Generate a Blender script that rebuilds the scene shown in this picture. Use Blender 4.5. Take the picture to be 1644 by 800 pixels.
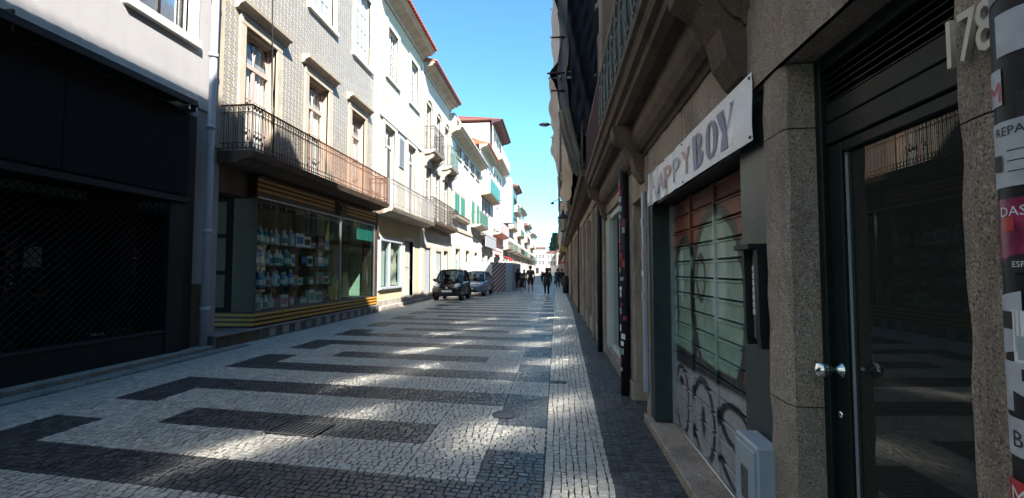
import bpy, bmesh, math, random
import numpy as np
from mathutils import Vector, Matrix
R = math.radians
rnd = random.Random(7)
for o in list(bpy.data.objects): bpy.data.objects.remove(o)
scene = bpy.context.scene
C = scene.collection
# ------------------------------------------------------------------ camera, sky, sun, exposure
CAM_H = 1.5
cd = bpy.data.cameras.new('camera'); cam = bpy.data.objects.new('camera', cd); C.objects.link(cam)
cd.sensor_width = 36; cd.lens = 36*720/1644; cd.clip_start = .02; cd.clip_end = 3000
cam.location = (0, 0, CAM_H); cam.rotation_euler = (R(90+2.783), 0, R(5.625))
scene.camera = cam
SUN_EL, SUN_X, SUN_Y = R(42), -.57, .822            # light travels towards -x (left) and +y (forward)
world = bpy.data.worlds.new('World'); scene.world = world; world.use_nodes = True
wn = world.node_tree.nodes; wl = world.node_tree.links
sky = wn.new('ShaderNodeTexSky'); sky.sky_type = 'NISHITA'; sky.sun_disc = False
sky.sun_elevation = SUN_EL; sky.sun_rotation = math.atan2(-SUN_X, -SUN_Y)
sky.altitude = 1500; sky.air_density = 1.0; sky.dust_density = .1; sky.ozone_density = 2.0
wtint = wn.new('ShaderNodeMix'); wtint.data_type = 'RGBA'; wtint.blend_type = 'MULTIPLY'; wtint.inputs[0].default_value = 1
wl.new(sky.outputs[0], wtint.inputs[6]); wtint.inputs[7].default_value = (.62, 1.02, 1.02, 1)
wl.new(wtint.outputs[2], wn['Background'].inputs[0]); wn['Background'].inputs[1].default_value = .105
sl = bpy.data.lights.new('sun', 'SUN'); sun = bpy.data.objects.new('sun', sl); C.objects.link(sun)
sl.energy = 5; sl.angle = R(.53); sl.color = (1, .95, .87)
ce = math.cos(SUN_EL)
sun.rotation_euler = Vector((SUN_X*ce, SUN_Y*ce, -math.sin(SUN_EL))).to_track_quat('-Z', 'Y').to_euler()
sun.location = (5, -8, 25)
vs = scene.view_settings
vs.view_transform = 'Standard'; vs.look = 'None'; vs.gamma = 1; vs.use_curve_mapping = False; vs.exposure = 1.85
cy = scene.cycles
cy.use_denoising = True; cy.max_bounces = 8; cy.diffuse_bounces = 4; cy.glossy_bounces = 4; cy.transparent_max_bounces = 12
cy.caustics_reflective = True; cy.caustics_refractive = False; cy.blur_glossy = 0.0; cy.sample_clamp_indirect = 0
cy.use_guiding = True; cy.use_surface_guiding = True; cy.use_volume_guiding = False; cy.surface_guiding_probability = .7

# ------------------------------------------------------------------ materials
MATS = {}
class G:
    """small node-graph helper"""
    def __init__(s, name):
        s.m = bpy.data.materials.new(name); s.m.use_nodes = True; s.t = s.m.node_tree
        s.b = s.t.nodes['Principled BSDF']; MATS[name] = s.m
    def n(s, typ, **kw):
        nd = s.t.nodes.new(typ)
        for k, v in kw.items(): setattr(nd, k, v)
        return nd
    def put(s, sock, v):
        if hasattr(v, 'is_output'): s.t.links.new(v, sock)
        elif v is not None: sock.default_value = v
    def math(s, op, a, b=None, c=None, clamp=False):
        nd = s.n('ShaderNodeMath', operation=op, use_clamp=clamp)
        for i, v in enumerate((a, b, c)): s.put(nd.inputs[i], v)
        return nd.outputs[0]
    def mix(s, f, a, b, blend='MIX'):
        nd = s.n('ShaderNodeMix', data_type='RGBA', blend_type=blend)
        s.put(nd.inputs[0], f); s.put(nd.inputs[6], rgba(a)); s.put(nd.inputs[7], rgba(b)); return nd.outputs[2]
    def coord(s, kind='Object'): return s.n('ShaderNodeTexCoord').outputs[kind]
    def xyz(s, v):
        nd = s.n('ShaderNodeSeparateXYZ'); s.put(nd.inputs[0], v); return nd.outputs
    def comb(s, x, y, z):
        nd = s.n('ShaderNodeCombineXYZ')
        for i, v in enumerate((x, y, z)): s.put(nd.inputs[i], v)
        return nd.outputs[0]
    def noise(s, scale, vec=None, detail=4, rough=.55, out=0):
        nd = s.n('ShaderNodeTexNoise'); nd.inputs['Scale'].default_value = scale; nd.inputs['Detail'].default_value = detail
        nd.inputs['Roughness'].default_value = rough; s.put(nd.inputs['Vector'], vec if vec is not None else s.coord()); return nd.outputs[out]
    def voro(s, scale, vec=None, feat='F1', out=0):
        nd = s.n('ShaderNodeTexVoronoi', feature=feat); nd.inputs['Scale'].default_value = scale
        s.put(nd.inputs['Vector'], vec if vec is not None else s.coord()); return nd.outputs[out]
    def ramp(s, f, a, b, lo=0., hi=1.):
        nd = s.n('ShaderNodeMapRange', clamp=True); s.put(nd.inputs[0], f)
        for i, v in enumerate((a, b, lo, hi)): s.put(nd.inputs[1+i], v)
        return nd.outputs[0]
    def bump(s, h, strength=.3, dist=.01):
        nd = s.n('ShaderNodeBump'); nd.inputs['Strength'].default_value = strength; nd.inputs['Distance'].default_value = dist
        s.put(nd.inputs['Height'], h); s.put(s.b.inputs['Normal'], nd.outputs[0])
    def set(s, col=None, rough=None, metal=None, spec=None, ior=None):
        for k, v in (('Base Color', col), ('Roughness', rough), ('Metallic', metal), ('Specular IOR Level', spec), ('IOR', ior)):
            if v is not None: s.put(s.b.inputs[k], rgba(v) if k == 'Base Color' else v)
        return s.m
def rgba(v):
    return tuple(v)+(1,) if isinstance(v, (tuple, list)) and len(v) == 3 else v
def sc(c, k): return tuple(min(1, a*k) for a in c)
def plain(name, col, rough=.7, var=.2, scale=3., bump=.15, bscale=80., metal=0., spec=.5, dirt=.0):
    g = G(name); nz = g.noise(scale, detail=6); f = g.ramp(nz, .3, .7)
    c = g.mix(f, sc(col, 1-var), sc(col, 1+var*.6))
    if dirt:
        v = g.xyz(g.coord()); st = g.noise(1.0, g.comb(g.math('MULTIPLY', v[0], 5), g.math('MULTIPLY', v[1], 5), g.math('MULTIPLY', v[2], .6)), 6, .65)
        c = g.mix(g.math('MULTIPLY', g.ramp(st, .5, .75), dirt), c, sc(col, .35))
    if bump: g.bump(g.noise(bscale, detail=3), bump, .01)
    return g.set(c, g.ramp(nz, .2, .8, max(0, rough-.08), min(1, rough+.08)), metal, spec)
def granite(name, col, warm=(.34, .27, .2)):
    g = G(name); n1 = g.noise(2.2, detail=6); n2 = g.noise(170, detail=2); n3 = g.noise(26, detail=5); n4 = g.noise(60, detail=3); v = g.xyz(g.coord())
    c = g.mix(g.ramp(n1, .35, .7), col, warm)
    c = g.mix(g.math('MULTIPLY', g.ramp(n3, .48, .75), .5), c, sc(col, .4))
    c = g.mix(g.ramp(n4, .58, .66), c, sc(col, 1.5)); c = g.mix(g.ramp(n2, .57, .63), c, (.045, .04, .035)); c = g.mix(g.ramp(n2, .39, .34), c, sc(col, 1.8))
    soot = g.noise(1.0, g.comb(g.math('MULTIPLY', v[0], 3.5), g.math('MULTIPLY', v[1], 3.5), g.math('MULTIPLY', v[2], .9)), 7, .65)
    c = g.mix(g.math('MULTIPLY', g.ramp(soot, .46, .68), .65), c, sc(col, .28))
    oi = g.n('ShaderNodeObjectInfo'); c = g.mix(g.math('MULTIPLY', oi.outputs['Random'], .4), c, sc(col, .5))
    g.bump(g.math('ADD', g.math('MULTIPLY', n2, .5), g.math('MULTIPLY', n3, 1.3)), .5, .009)
    return g.set(c, .88, 0, .3)
def island_stone(name, col, var=.35, rough=.6, joint=None):
    g = G(name); geo = g.n('ShaderNodeNewGeometry'); oi = g.n('ShaderNodeObjectInfo')
    r = g.math('FRACT', g.math('ADD', geo.outputs['Random Per Island'], oi.outputs['Random']))
    nz = g.noise(30, detail=4); big = g.noise(.7, detail=4)
    c = g.mix(r, sc(col, 1-var), sc(col, 1+var*.55)); c = g.mix(g.ramp(nz, .4, .8), c, sc(col, .72))
    c = g.mix(g.math('MULTIPLY', g.ramp(big, .45, .68), .4), c, sc(col, .6))
    g.bump(g.noise(70, detail=3), .35, .006)
    return g.set(c, g.ramp(g.math('ADD', r, nz), .3, 1.6, rough-.14, rough+.14), 0, .5)
def glass(name, tint=(1, 1, 1), rough=0., ior=1.5, add=.0):
    g = G(name); t = g.n('ShaderNodeBsdfTransparent'); t.inputs[0].default_value = rgba(tint)
    gl = g.n('ShaderNodeBsdfGlossy'); gl.inputs['Roughness'].default_value = rough
    geo = g.n('ShaderNodeNewGeometry'); dt = g.n('ShaderNodeVectorMath', operation='DOT_PRODUCT')
    g.put(dt.inputs[0], geo.outputs['Incoming']); g.put(dt.inputs[1], geo.outputs['Normal'])
    f0 = ((ior-1)/(ior+1))**2
    fr = g.math('MULTIPLY_ADD', g.math('POWER', g.math('SUBTRACT', 1, g.math('ABSOLUTE', dt.outputs['Value'])), 5), 1-f0, f0+add, clamp=True)
    mx = g.n('ShaderNodeMixShader'); g.put(mx.inputs[0], fr)
    g.put(mx.inputs[1], t.outputs[0]); g.put(mx.inputs[2], gl.outputs[0])
    g.put(g.t.nodes['Material Output'].inputs[0], mx.outputs[0]); return g.m

m_white_stone = island_stone('white_cobble', (.57, .525, .465), .3, .5)
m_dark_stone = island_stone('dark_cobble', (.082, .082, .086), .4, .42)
m_joint = plain('sandy_joint', (.085, .078, .068), .95, .5, 25, .5)
m_joint_pale = plain('pale_joint', (.15, .14, .125), .95, .4, 25, .5)
m_granite = granite('granite', (.40, .32, .262), (.42, .315, .225))
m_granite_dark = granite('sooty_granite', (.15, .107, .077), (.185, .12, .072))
m_granite_pale = granite('pale_granite', (.40, .37, .33), (.42, .36, .28))
m_kerb = granite('kerb_granite', (.3, .28, .26), (.32, .29, .25))
m_black = plain('black_metal', (.010, .010, .012), .5, .3, 4, .05, spec=.35)
m_blackfas = plain('black_fascia', (.0045, .0048, .0065), .75, .5, 2, .1, 30, spec=.25)
m_blacklath = plain('black_lath', (.006, .006, .007), .7, .3, 9, 0, spec=.25)
m_void = plain('dark_interior', (.012, .011, .011), .95, .3, 2, 0)
m_wallgrey = plain('lilac_grey_render', (.33, .322, .325), .85, .07, 1.2, .25, 60, dirt=.12)
m_white = plain('white_paint', (.55, .54, .52), .6, .07, 2.5, .1, 60, dirt=.15)
m_whiteold = plain('old_white_render', (.47, .45, .42), .8, .12, 1.2, .25, 40, dirt=.3)
m_cream = plain('cream_render', (.50, .43, .28), .8, .1, 1.2, .2, 40, dirt=.22)
m_trim = plain('stone_trim', (.42, .36, .28), .8, .14, 3, .3, 50, dirt=.3)
m_trimw = plain('white_stone_trim', (.60, .58, .53), .75, .08, 2, .2, 50, dirt=.18)
m_soffit = plain('weathered_soffit', (.40, .34, .27), .85, .25, 2, .2, 40, dirt=.35)
m_pipe = plain('grey_downpipe', (.46, .49, .54), .45, .12, 4, .1, 60)
m_rust = plain('rust_red_iron', (.135, .055, .026), .6, .35, 12, .3, 90)
m_iron = plain('dark_iron', (.025, .024, .026), .5, .3, 10, .2)
m_ironw = plain('white_iron', (.2, .2, .2), .5, .15, 10, .15)
m_irong = plain('green_iron', (.05, .13, .115), .5, .3, 10, .2)
m_maroon = plain('maroon_paint', (.06, .017, .022), .55, .25, 6, .15)
m_green = plain('green_shutter_paint', (.05, .26, .19), .55, .2, 4, .1)
m_teal = plain('teal_panel', (.05, .22, .19), .5, .15, 3, .1)
m_darkgreen = plain('dark_green_steel', (.021, .040, .037), .42, .3, 5, .12, 40, dirt=.4)
m_doorgreen = plain('very_dark_green_door', (.008, .014, .013), .5, .3, 4, .05, spec=.25)
m_brown = plain('brown_wood', (.045, .024, .012), .5, .35, 6, .15)
m_brownlt = plain('tan_wood', (.24, .15, .07), .5, .25, 4, .12)
m_yellow = plain('ochre_stripe', (.50, .25, .035), .45, .18, 6, .08)
m_tileroof = plain('terracotta', (.44, .105, .05), .8, .3, 6, .3, 50)
m_pane = G('window_pane').set((.03, .038, .05), .12, 0, .5, 1.6)
m_panecurt = plain('curtained_pane', (.33, .36, .40), .12, .3, 5, 0)
MATS['window_pane'] = m_pane
def striped_curtain():
    g = G('lace_curtain'); v = g.xyz(g.coord()); w = g.math('SINE', g.math('MULTIPLY', v[1], 70)); nz = g.noise(40)
    c = g.mix(g.ramp(w, -1, 1), (.5, .5, .5), (.8, .8, .78)); c = g.mix(g.ramp(nz, .55, .7), c, (.45, .45, .46)); g.bump(w, .6, .02)
    return g.set(c, .9)
m_curtain = striped_curtain()
m_glass = glass('shop_glass', (.86, .92, .90), 0, 1.5)
m_winglass = glass('clear_window_glass', (.95, .96, .95), 0, 1.5)
m_dimglass = glass('dim_shop_glass', (.7, .7, .7), 0, 1.22)
m_solar = G('sun_reflecting_pane').set((.78, .80, .80), .08, .95, .5, 1.6)
m_tileroofdark = plain('weathered_tiles', (.20, .075, .055), .8, .3, 6, .3, 50)
m_glassgreen = glass('green_tinted_glass', (.70, .84, .82), 0, 1.5)
m_doorglass = glass('dark_door_glass', (.22, .26, .25), 0, 1.55, .06)
def veil_glass(m, amt, col):
    t = m.node_tree; out = t.nodes['Material Output']; src = out.inputs[0].links[0].from_socket
    df = t.nodes.new('ShaderNodeBsdfDiffuse'); df.inputs[0].default_value = rgba(col); mx = t.nodes.new('ShaderNodeMixShader'); mx.inputs[0].default_value = amt
    t.links.new(src, mx.inputs[1]); t.links.new(df.outputs[0], mx.inputs[2]); t.links.new(mx.outputs[0], out.inputs[0])
veil_glass(m_doorglass, .25, (.07, .08, .07))  # diffuse share lifts the pane to the tone of a murky interior
m_shopmirror = glass('reflecting_shop_glass', (.25, .29, .30), 0, 1.6, .28)
m_steel = G('polished_steel').set((.75, .74, .7), .12, 1)
m_alu = plain('aluminium', (.5, .51, .52), .35, .1, 8, .03, metal=.8)
m_paper = plain('paper', (.72, .71, .68), .8, .1, 8, .05)
m_greycab = plain('grey_cabinet_paint', (.34, .37, .41), .45, .12, 5, .12, 120, dirt=.2)
m_tarpwhite = plain('pale_tarpaulin', (.52, .47, .46), .7, .15, 2, .2, 30)
m_tarptan = plain('tan_tarpaulin', (.46, .35, .25), .7, .2, 2, .2, 30)
m_net = plain('black_netting', (.013, .014, .019), .85, .3, 3, .3, 90)
m_redcloth = plain('maroon_awning', (.17, .012, .022), .7, .2, 4, .1)
m_red = plain('red_paint', (.55, .03, .03), .5, .15, 4, .05)
m_pinkish = plain('pink_panel', (.55, .36, .36), .7, .1, 3, .1)
m_blueish = plain('pale_blue_cladding', (.42, .48, .55), .6, .08, 3, .1)
m_yel = plain('yellow_plastic', (.8, .55, .02), .4, .1, 5, 0)

# ------------------------------------------------------------------ mesh helpers
class MB:
    def __init__(s): s.v = []; s.f = []; s.uv = None; s.mi = []
    def face(s, *pts):
        b = len(s.v); s.v += [tuple(p) for p in pts]; s.f.append(tuple(range(b, b+len(pts)))); return s
    def box(s, x0, x1, y0, y1, z0, z1, c=0):
        if x0 > x1: x0, x1 = x1, x0
        if y0 > y1: y0, y1 = y1, y0
        if z0 > z1: z0, z1 = z1, z0
        if c:
            c = min(c, (x1-x0)*.45, (y1-y0)*.45, (z1-z0)*.45)
            b = len(s.v)
            X, Y, Z = (x0, x1), (y0, y1), (z0, z1); idx = {}
            for i in (0, 1):
                for j in (0, 1):
                    for k in (0, 1):
                        p = (X[i], Y[j], Z[k]); q = (c if i == 0 else -c, c if j == 0 else -c, c if k == 0 else -c)
                        for a in range(3):
                            idx[i, j, k, a] = len(s.v)
                            s.v.append(tuple(p[t]+(q[t] if t != a else 0) for t in range(3)))
            def F(*ks): s.f.append(tuple(idx[k] for k in ks))
            F((0,0,0,0),(0,0,1,0),(0,1,1,0),(0,1,0,0)); F((1,0,0,0),(1,1,0,0),(1,1,1,0),(1,0,1,0))
            F((0,0,0,1),(1,0,0,1),(1,0,1,1),(0,0,1,1)); F((0,1,0,1),(0,1,1,1),(1,1,1,1),(1,1,0,1))
            F((0,0,0,2),(0,1,0,2),(1,1,0,2),(1,0,0,2)); F((0,0,1,2),(1,0,1,2),(1,1,1,2),(0,1,1,2))
            for k in (0, 1):
                for j in (0, 1): F((0,j,k,1),(1,j,k,1),(1,j,k,2),(0,j,k,2))
                for i in (0, 1): F((i,0,k,0),(i,1,k,0),(i,1,k,2),(i,0,k,2))
            for i in (0, 1):
                for j in (0, 1): F((i,j,0,0),(i,j,1,0),(i,j,1,1),(i,j,0,1))
            for i in (0, 1):
                for j in (0, 1):
                    for k in (0, 1): F((i,j,k,0),(i,j,k,1),(i,j,k,2))
            s.fix = True
            return s
        b = len(s.v)
        s.v += [(x0,y0,z0),(x1,y0,z0),(x1,y1,z0),(x0,y1,z0),(x0,y0,z1),(x1,y0,z1),(x1,y1,z1),(x0,y1,z1)]
        s.f += [tuple(b+i for i in q) for q in ((0,3,2,1),(4,5,6,7),(0,1,5,4),(1,2,6,5),(2,3,7,6),(3,0,4,7))]
        return s
    fix = False
    def fb(s, F, u0, u1, v0, v1, w0, w1, c=0):
        a = F(u0, v0, w0); b = F(u1, v1, w1); return s.box(a[0], b[0], a[1], b[1], a[2], b[2], c)
    def tube(s, pts, r, n=6, closed=False, cap=True):
        pts = [Vector(p) for p in pts]; N = len(pts); rs = r if isinstance(r, (list, tuple)) else [r]*N
        b = len(s.v); up = Vector((0, 0, 1)); prev = None
        for i, p in enumerate(pts):
            if closed: t = pts[(i+1) % N]-pts[i-1]
            else: t = pts[min(i+1, N-1)]-pts[max(i-1, 0)]
            t.normalize()
            if prev is None:
                a = up if abs(t.z) < .9 else Vector((1, 0, 0)); x = t.cross(a).normalized()
            else:
                x = prev-t*prev.dot(t)
                x = x.normalized() if x.length > 1e-6 else t.orthogonal().normalized()
            prev = x; y = t.cross(x)
            for k in range(n):
                an = 2*math.pi*k/n; s.v.append(tuple(p+(x*math.cos(an)+y*math.sin(an))*rs[i]))
        for i in range(N if closed else N-1):
            for k in range(n):
                i2 = (i+1) % N; s.f.append((b+i*n+k, b+i*n+(k+1) % n, b+i2*n+(k+1) % n, b+i2*n+k))
        if cap and not closed:
            s.f.append(tuple(b+k for k in range(n))[::-1]); s.f.append(tuple(b+(N-1)*n+k for k in range(n)))
        s.fix = True; return s
    def lathe(s, prof, cx, cy, cz=0, n=16):
        b = len(s.v)
        for r, z in prof:
            for k in range(n):
                a = 2*math.pi*k/n; s.v.append((cx+r*math.cos(a), cy+r*math.sin(a), cz+z))
        for i in range(len(prof)-1):
            for k in range(n): s.f.append((b+i*n+k, b+i*n+(k+1) % n, b+(i+1)*n+(k+1) % n, b+(i+1)*n+k))
        s.f.append(tuple(b+k for k in range(n))[::-1]); s.f.append(tuple(b+(len(prof)-1)*n+k for k in range(n)))
        s.fix = True; return s
    def prism(s, poly, fn, t0, t1):
        b = len(s.v); n = len(poly)
        s.v += [tuple(fn(p[0], p[1], t0)) for p in poly]+[tuple(fn(p[0], p[1], t1)) for p in poly]
        s.f.append(tuple(range(b, b+n))); s.f.append(tuple(range(b+2*n-1, b+n-1, -1)))
        for i in range(n): s.f.append((b+i, b+(i+1) % n, b+n+(i+1) % n, b+n+i))
        s.fix = True; return s
    def grid(s, fn, nu, nv):
        b = len(s.v)
        for j in range(nv+1):
            for i in range(nu+1): s.v.append(tuple(fn(i/nu, j/nv)))
        for j in range(nv):
            for i in range(nu): s.f.append((b+j*(nu+1)+i, b+j*(nu+1)+i+1, b+(j+1)*(nu+1)+i+1, b+(j+1)*(nu+1)+i))
        return s
    def mesh(s, name, mat=None, smooth=False):
        me = bpy.data.meshes.new(name); me.from_pydata(s.v, [], s.f)
        if s.fix:
            bm = bmesh.new(); bm.from_mesh(me); bmesh.ops.recalc_face_normals(bm, faces=bm.faces); bm.to_mesh(me); bm.free()
        if smooth: me.polygons.foreach_set('use_smooth', [True]*len(me.polygons))
        if mat: me.materials.append(mat)
        me.update(); return me
    def build(s, name, mat, parent=None, smooth=False):
        return link(name, s.mesh(name, mat, smooth), parent)
def link(name, me, parent=None, local=False):
    o = bpy.data.objects.new(name, me); C.objects.link(o)
    if parent is not None:
        o.parent = parent
        if not local:
            r = parent
            base = Vector((0, 0, 0))
            while r is not None:
                if r.get('_base'): base = Vector(r['_base']); break
                r = r.parent
            if parent.type == 'EMPTY': o.matrix_parent_inverse = Matrix.Translation(-base)
    return o
def tag(o, label=None, cat=None, group=None, kind=None):
    if label: o['label'] = label
    if cat: o['category'] = cat
    if group: o['group'] = group
    if kind: o['kind'] = kind
    return o
def thing(name, label, cat, loc=(0, 0, 0), group=None):
    o = bpy.data.objects.new(name, None); C.objects.link(o); o.location = loc; o.empty_display_size = .2
    o['_base'] = tuple(loc); return tag(o, label, cat, group)
def local_thing(name, label, cat, loc, rz=0, group=None):
    """Empty whose parts are modelled in its own coordinates"""
    o = thing(name, label, cat, loc, group); o['_base'] = (0, 0, 0); o.rotation_euler = (0, 0, rz)
    return o
def lbuild(mb, name, mat, parent, smooth=False):
    return link(name, mb.mesh(name, mat, smooth), parent, True)
def copy_tree(o, parent=None):
    c = o.copy(); C.objects.link(c); c.parent = parent
    for ch in list(o.children): copy_tree(ch, c)
    return c
def FL(X): return lambda u, v, w: (X+w, u, v)      # facade on the left of the street, looking +x
def FR(X): return lambda u, v, w: (X-w, u, v)      # facade on the right, looking -x
def text_mesh(s, size=.1, extrude=0., font_shear=0, bold=0):
    cu = bpy.data.curves.new('lettering', 'FONT'); cu.body = s; cu.size = size; cu.extrude = extrude; cu.offset = bold
    cu.align_x = 'CENTER'; cu.resolution_u = 2
    ob = bpy.data.objects.new('lettering', cu); C.objects.link(ob)
    me = bpy.data.meshes.new_from_object(ob.evaluated_get(bpy.context.evaluated_depsgraph_get()))
    bpy.data.objects.remove(ob); return me

# ------------------------------------------------------------------ ground and pavement
XL, XR = -6.75, .9
SK = .1                                                # the bands run a little askew to the street
ground = MB().face((-400, -200, -.06), (400, -200, -.06), (400, 900, -.06), (-400, 900, -.06)).build('ground', m_joint)
tag(ground, 'ground under the whole street', 'ground', kind='structure')
base = MB()
base.grid(lambda a, b: (-7.2+a*9., -3+b*73, -.007), 8, 40)
pav = base.build('pavement', m_joint); tag(pav, 'black and white stone paving with a meander of dark bands', 'pavement', kind='structure')
PER, S0 = 3.46, 2.66
def pattern_dark(x, s):
    """the meander: an open frame of dark stone round a dark bar, repeated down the street"""
    p = (s-S0) % PER
    if not -5.2 < x < -.1: return False
    leg = x < -4.6 or x > -.58
    if p < .5 or 2.3 <= p < 2.8: return True
    if p < 1.1 or 1.7 <= p < 2.3: return leg
    if 1.1 <= p < 1.6: return -3.95 < x < -1.16
    return False
stones = {True: [], False: []}
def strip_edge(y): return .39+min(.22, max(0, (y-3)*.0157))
def stone(q, dark, z=0., far=False):
    """q: four corners (x, y) counter-clockwise"""
    c = (sum(p[0] for p in q)/4, sum(p[1] for p in q)/4)
    g = .0036; t = .0045; out = []; top = []; tx, ty = rnd.gauss(0, .02), rnd.gauss(0, .02); dz = rnd.uniform(-.002, .002)
    for x, y in q:
        dx, dy = c[0]-x, c[1]-y; L = math.hypot(dx, dy) or 1
        jx, jy = rnd.uniform(-.0055, .0055), rnd.uniform(-.0055, .0055)
        a = (x+dx/L*g+jx, y+dy/L*g+jy); out.append((a[0], a[1], -.012))
        top.append((a[0]+dx/L*t, a[1]+dy/L*t, z+dz+tx*(x-c[0])+ty*(y-c[1])))
    stones[dark].append((c, out, top))
def rows_field():
    xb = [-6.62, -5.2, -4.6, -3.95, -1.16, -.58, -.1]
    cuts = [(0, .5, 6), (.5, 1.1, 7), (1.1, 1.6, 6), (1.6, 1.7, 1), (1.7, 2.3, 7), (2.3, 2.8, 6), (2.8, PER, 8)]
    k = -1
    while True:
        s_base = S0+k*PER
        if s_base > 46: break
        for a, b, n in cuts:
            if s_base < 24: n = max(1, round((b-a)/.056))
            for i in range(n):
                s0 = s_base+a+(b-a)*i/n; s1 = s_base+a+(b-a)*(i+1)/n
                if s1 < .2: continue
                for x0, x1 in zip(xb, xb[1:]):
                    x = x0; w0 = .061 if s0 < 24 else .13
                    while x < x1-.01:
                        w = rnd.uniform(w0*.65, w0*1.45)
                        if x+w > x1-w0*.55: w = x1-x
                        m = x+w/2; d = pattern_dark(m, (s0+s1)/2)
                        stone([(x, s0-SK*x), (x+w, s0-SK*(x+w)), (x+w, s1-SK*(x+w)), (x, s1-SK*x)], d)
                        x += w
        k += 1
rows_field()
def strip(xa, xb, n, dark, edge_row):
    """rows of stones laid along the street between two lines xa(y), xb(y)"""
    for i in range(n):
        y = .2+rnd.random()*.1
        while y < 46:
            L = rnd.uniform(.042, .078)*(1 if y < 24 else 2); f0, f1 = i/n, (i+1)/n
            P = lambda f, yy: (xa(yy)+(xb(yy)-xa(yy))*f+(.012*math.sin(yy*1.7+f*9)+.007*math.sin(yy*5.3+f*17) if 0 < f < 1 else 0), yy)
            stone([P(f0, y), P(f1, y), P(f1, y+L), P(f0, y+L)], dark); y += L
strip(lambda y: -.095, strip_edge, 9, False, True)
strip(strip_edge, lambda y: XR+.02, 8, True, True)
cy_, sy_ = math.cos(R(5.625)), math.sin(R(5.625))
def view_rank(c):
    x, y = c; d = -x*sy_+y*cy_; l = x*cy_+y*sy_
    if d < 1.5 or abs(l) > d*1.14 or y < 2.45 or abs(y*.0) > 1: return 1e9
    if CAM_H/d*720-35 > 400+20: return 1e9
    return math.hypot(x, y)
allst = sorted([(view_rank(c), dk, i) for dk in stones for i, (c, *_r) in enumerate(stones[dk])])
near = set((dk, i) for r_, dk, i in allst[:300])
def stone_mesh(name, lst, mat):
    v = []; f = []
    for c, o, t in lst:
        b = len(v); v += o+t
        f.append((b+4, b+5, b+6, b+7))
        for k in range(4):
            k2 = (k+1) % 4; f.append((b+k, b+k2, b+4+k2, b+4+k))
    me = bpy.data.meshes.new(name); me.from_pydata(v, [], f); me.materials.append(mat); return me
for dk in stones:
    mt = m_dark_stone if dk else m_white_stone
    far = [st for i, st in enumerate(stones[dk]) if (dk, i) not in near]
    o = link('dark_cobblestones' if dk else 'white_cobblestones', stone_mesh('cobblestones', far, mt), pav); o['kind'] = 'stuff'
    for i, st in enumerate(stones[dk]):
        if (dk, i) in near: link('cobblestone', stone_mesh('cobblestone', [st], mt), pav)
# beyond the stones one can tell apart: the same bands as flat paving
mw, md = MB(), MB()
k = 12
while S0+k*PER < 320:
    b0 = S0+k*PER
    P = lambda x, s: (x, max(46.6, s-SK*x), .001)
    def slab(m, x0, x1, a, b, z=0):
        q = [P(x0, b0+a), P(x1, b0+a), P(x1, b0+b), P(x0, b0+b)]
        if q[2][1]-q[1][1] > .01 and q[3][1]-q[0][1] > .01: m.face(*[(p[0], p[1], p[2]+z) for p in q])
    slab(md, -5.2, -.1, 0, .5, .004); slab(md, -5.2, -.1, 2.3, 2.8, .004); slab(md, -3.95, -1.16, 1.1, 1.6, .004)
    for xa, xb in ((-5.2, -4.6), (-.58, -.1)): slab(md, xa, xb, .5, 1.1, .004); slab(md, xa, xb, 1.7, 2.3, .004)
    k += 1
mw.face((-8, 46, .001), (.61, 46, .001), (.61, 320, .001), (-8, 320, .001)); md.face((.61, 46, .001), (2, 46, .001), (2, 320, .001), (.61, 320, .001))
m_wfar = plain('white_paving_far', (.33, .315, .29), .6, .3, 9, .4, 14); m_dfar = plain('dark_paving_far', (.07, .075, .085), .5, .4, 9, .4, 14)
mw.build('white_paving', m_wfar, pav)['kind'] = 'stuff'; md.build('dark_paving', m_dfar, pav)['kind'] = 'stuff'

# ------------------------------------------------------------------ facade helpers
def wall_mb(F, y0, y1, z0, z1, ops, th=.3, mb=None):
    """front of a wall with rectangular openings (u0,u1,v0,v1) and their reveals"""
    mb = mb or MB()
    us = sorted({y0, y1, *[min(max(t, y0), y1) for o in ops for t in o[:2]]}); vs_ = sorted({z0, z1, *[min(max(t, z0), z1) for o in ops for t in o[2:4]]})
    for a, b in zip(us, us[1:]):
        run = None
        for c, d in zip(vs_, vs_[1:]):
            m = ((a+b)/2, (c+d)/2)
            if any(o[0] < m[0] < o[1] and o[2] < m[1] < o[3] for o in ops): continue
            mb.face(F(a, c, 0), F(b, c, 0), F(b, d, 0), F(a, d, 0))
    for u0, u1, v0, v1 in [o[:4] for o in ops]:
        for p, q in (((u0, v0), (u0, v1)), ((u0, v1), (u1, v1)), ((u1, v1), (u1, v0)), ((u1, v0), (u0, v0))):
            mb.face(F(*p, 0), F(*q, 0), F(*q, -th), F(*p, -th))
    mb.fix = False
    return mb
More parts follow.
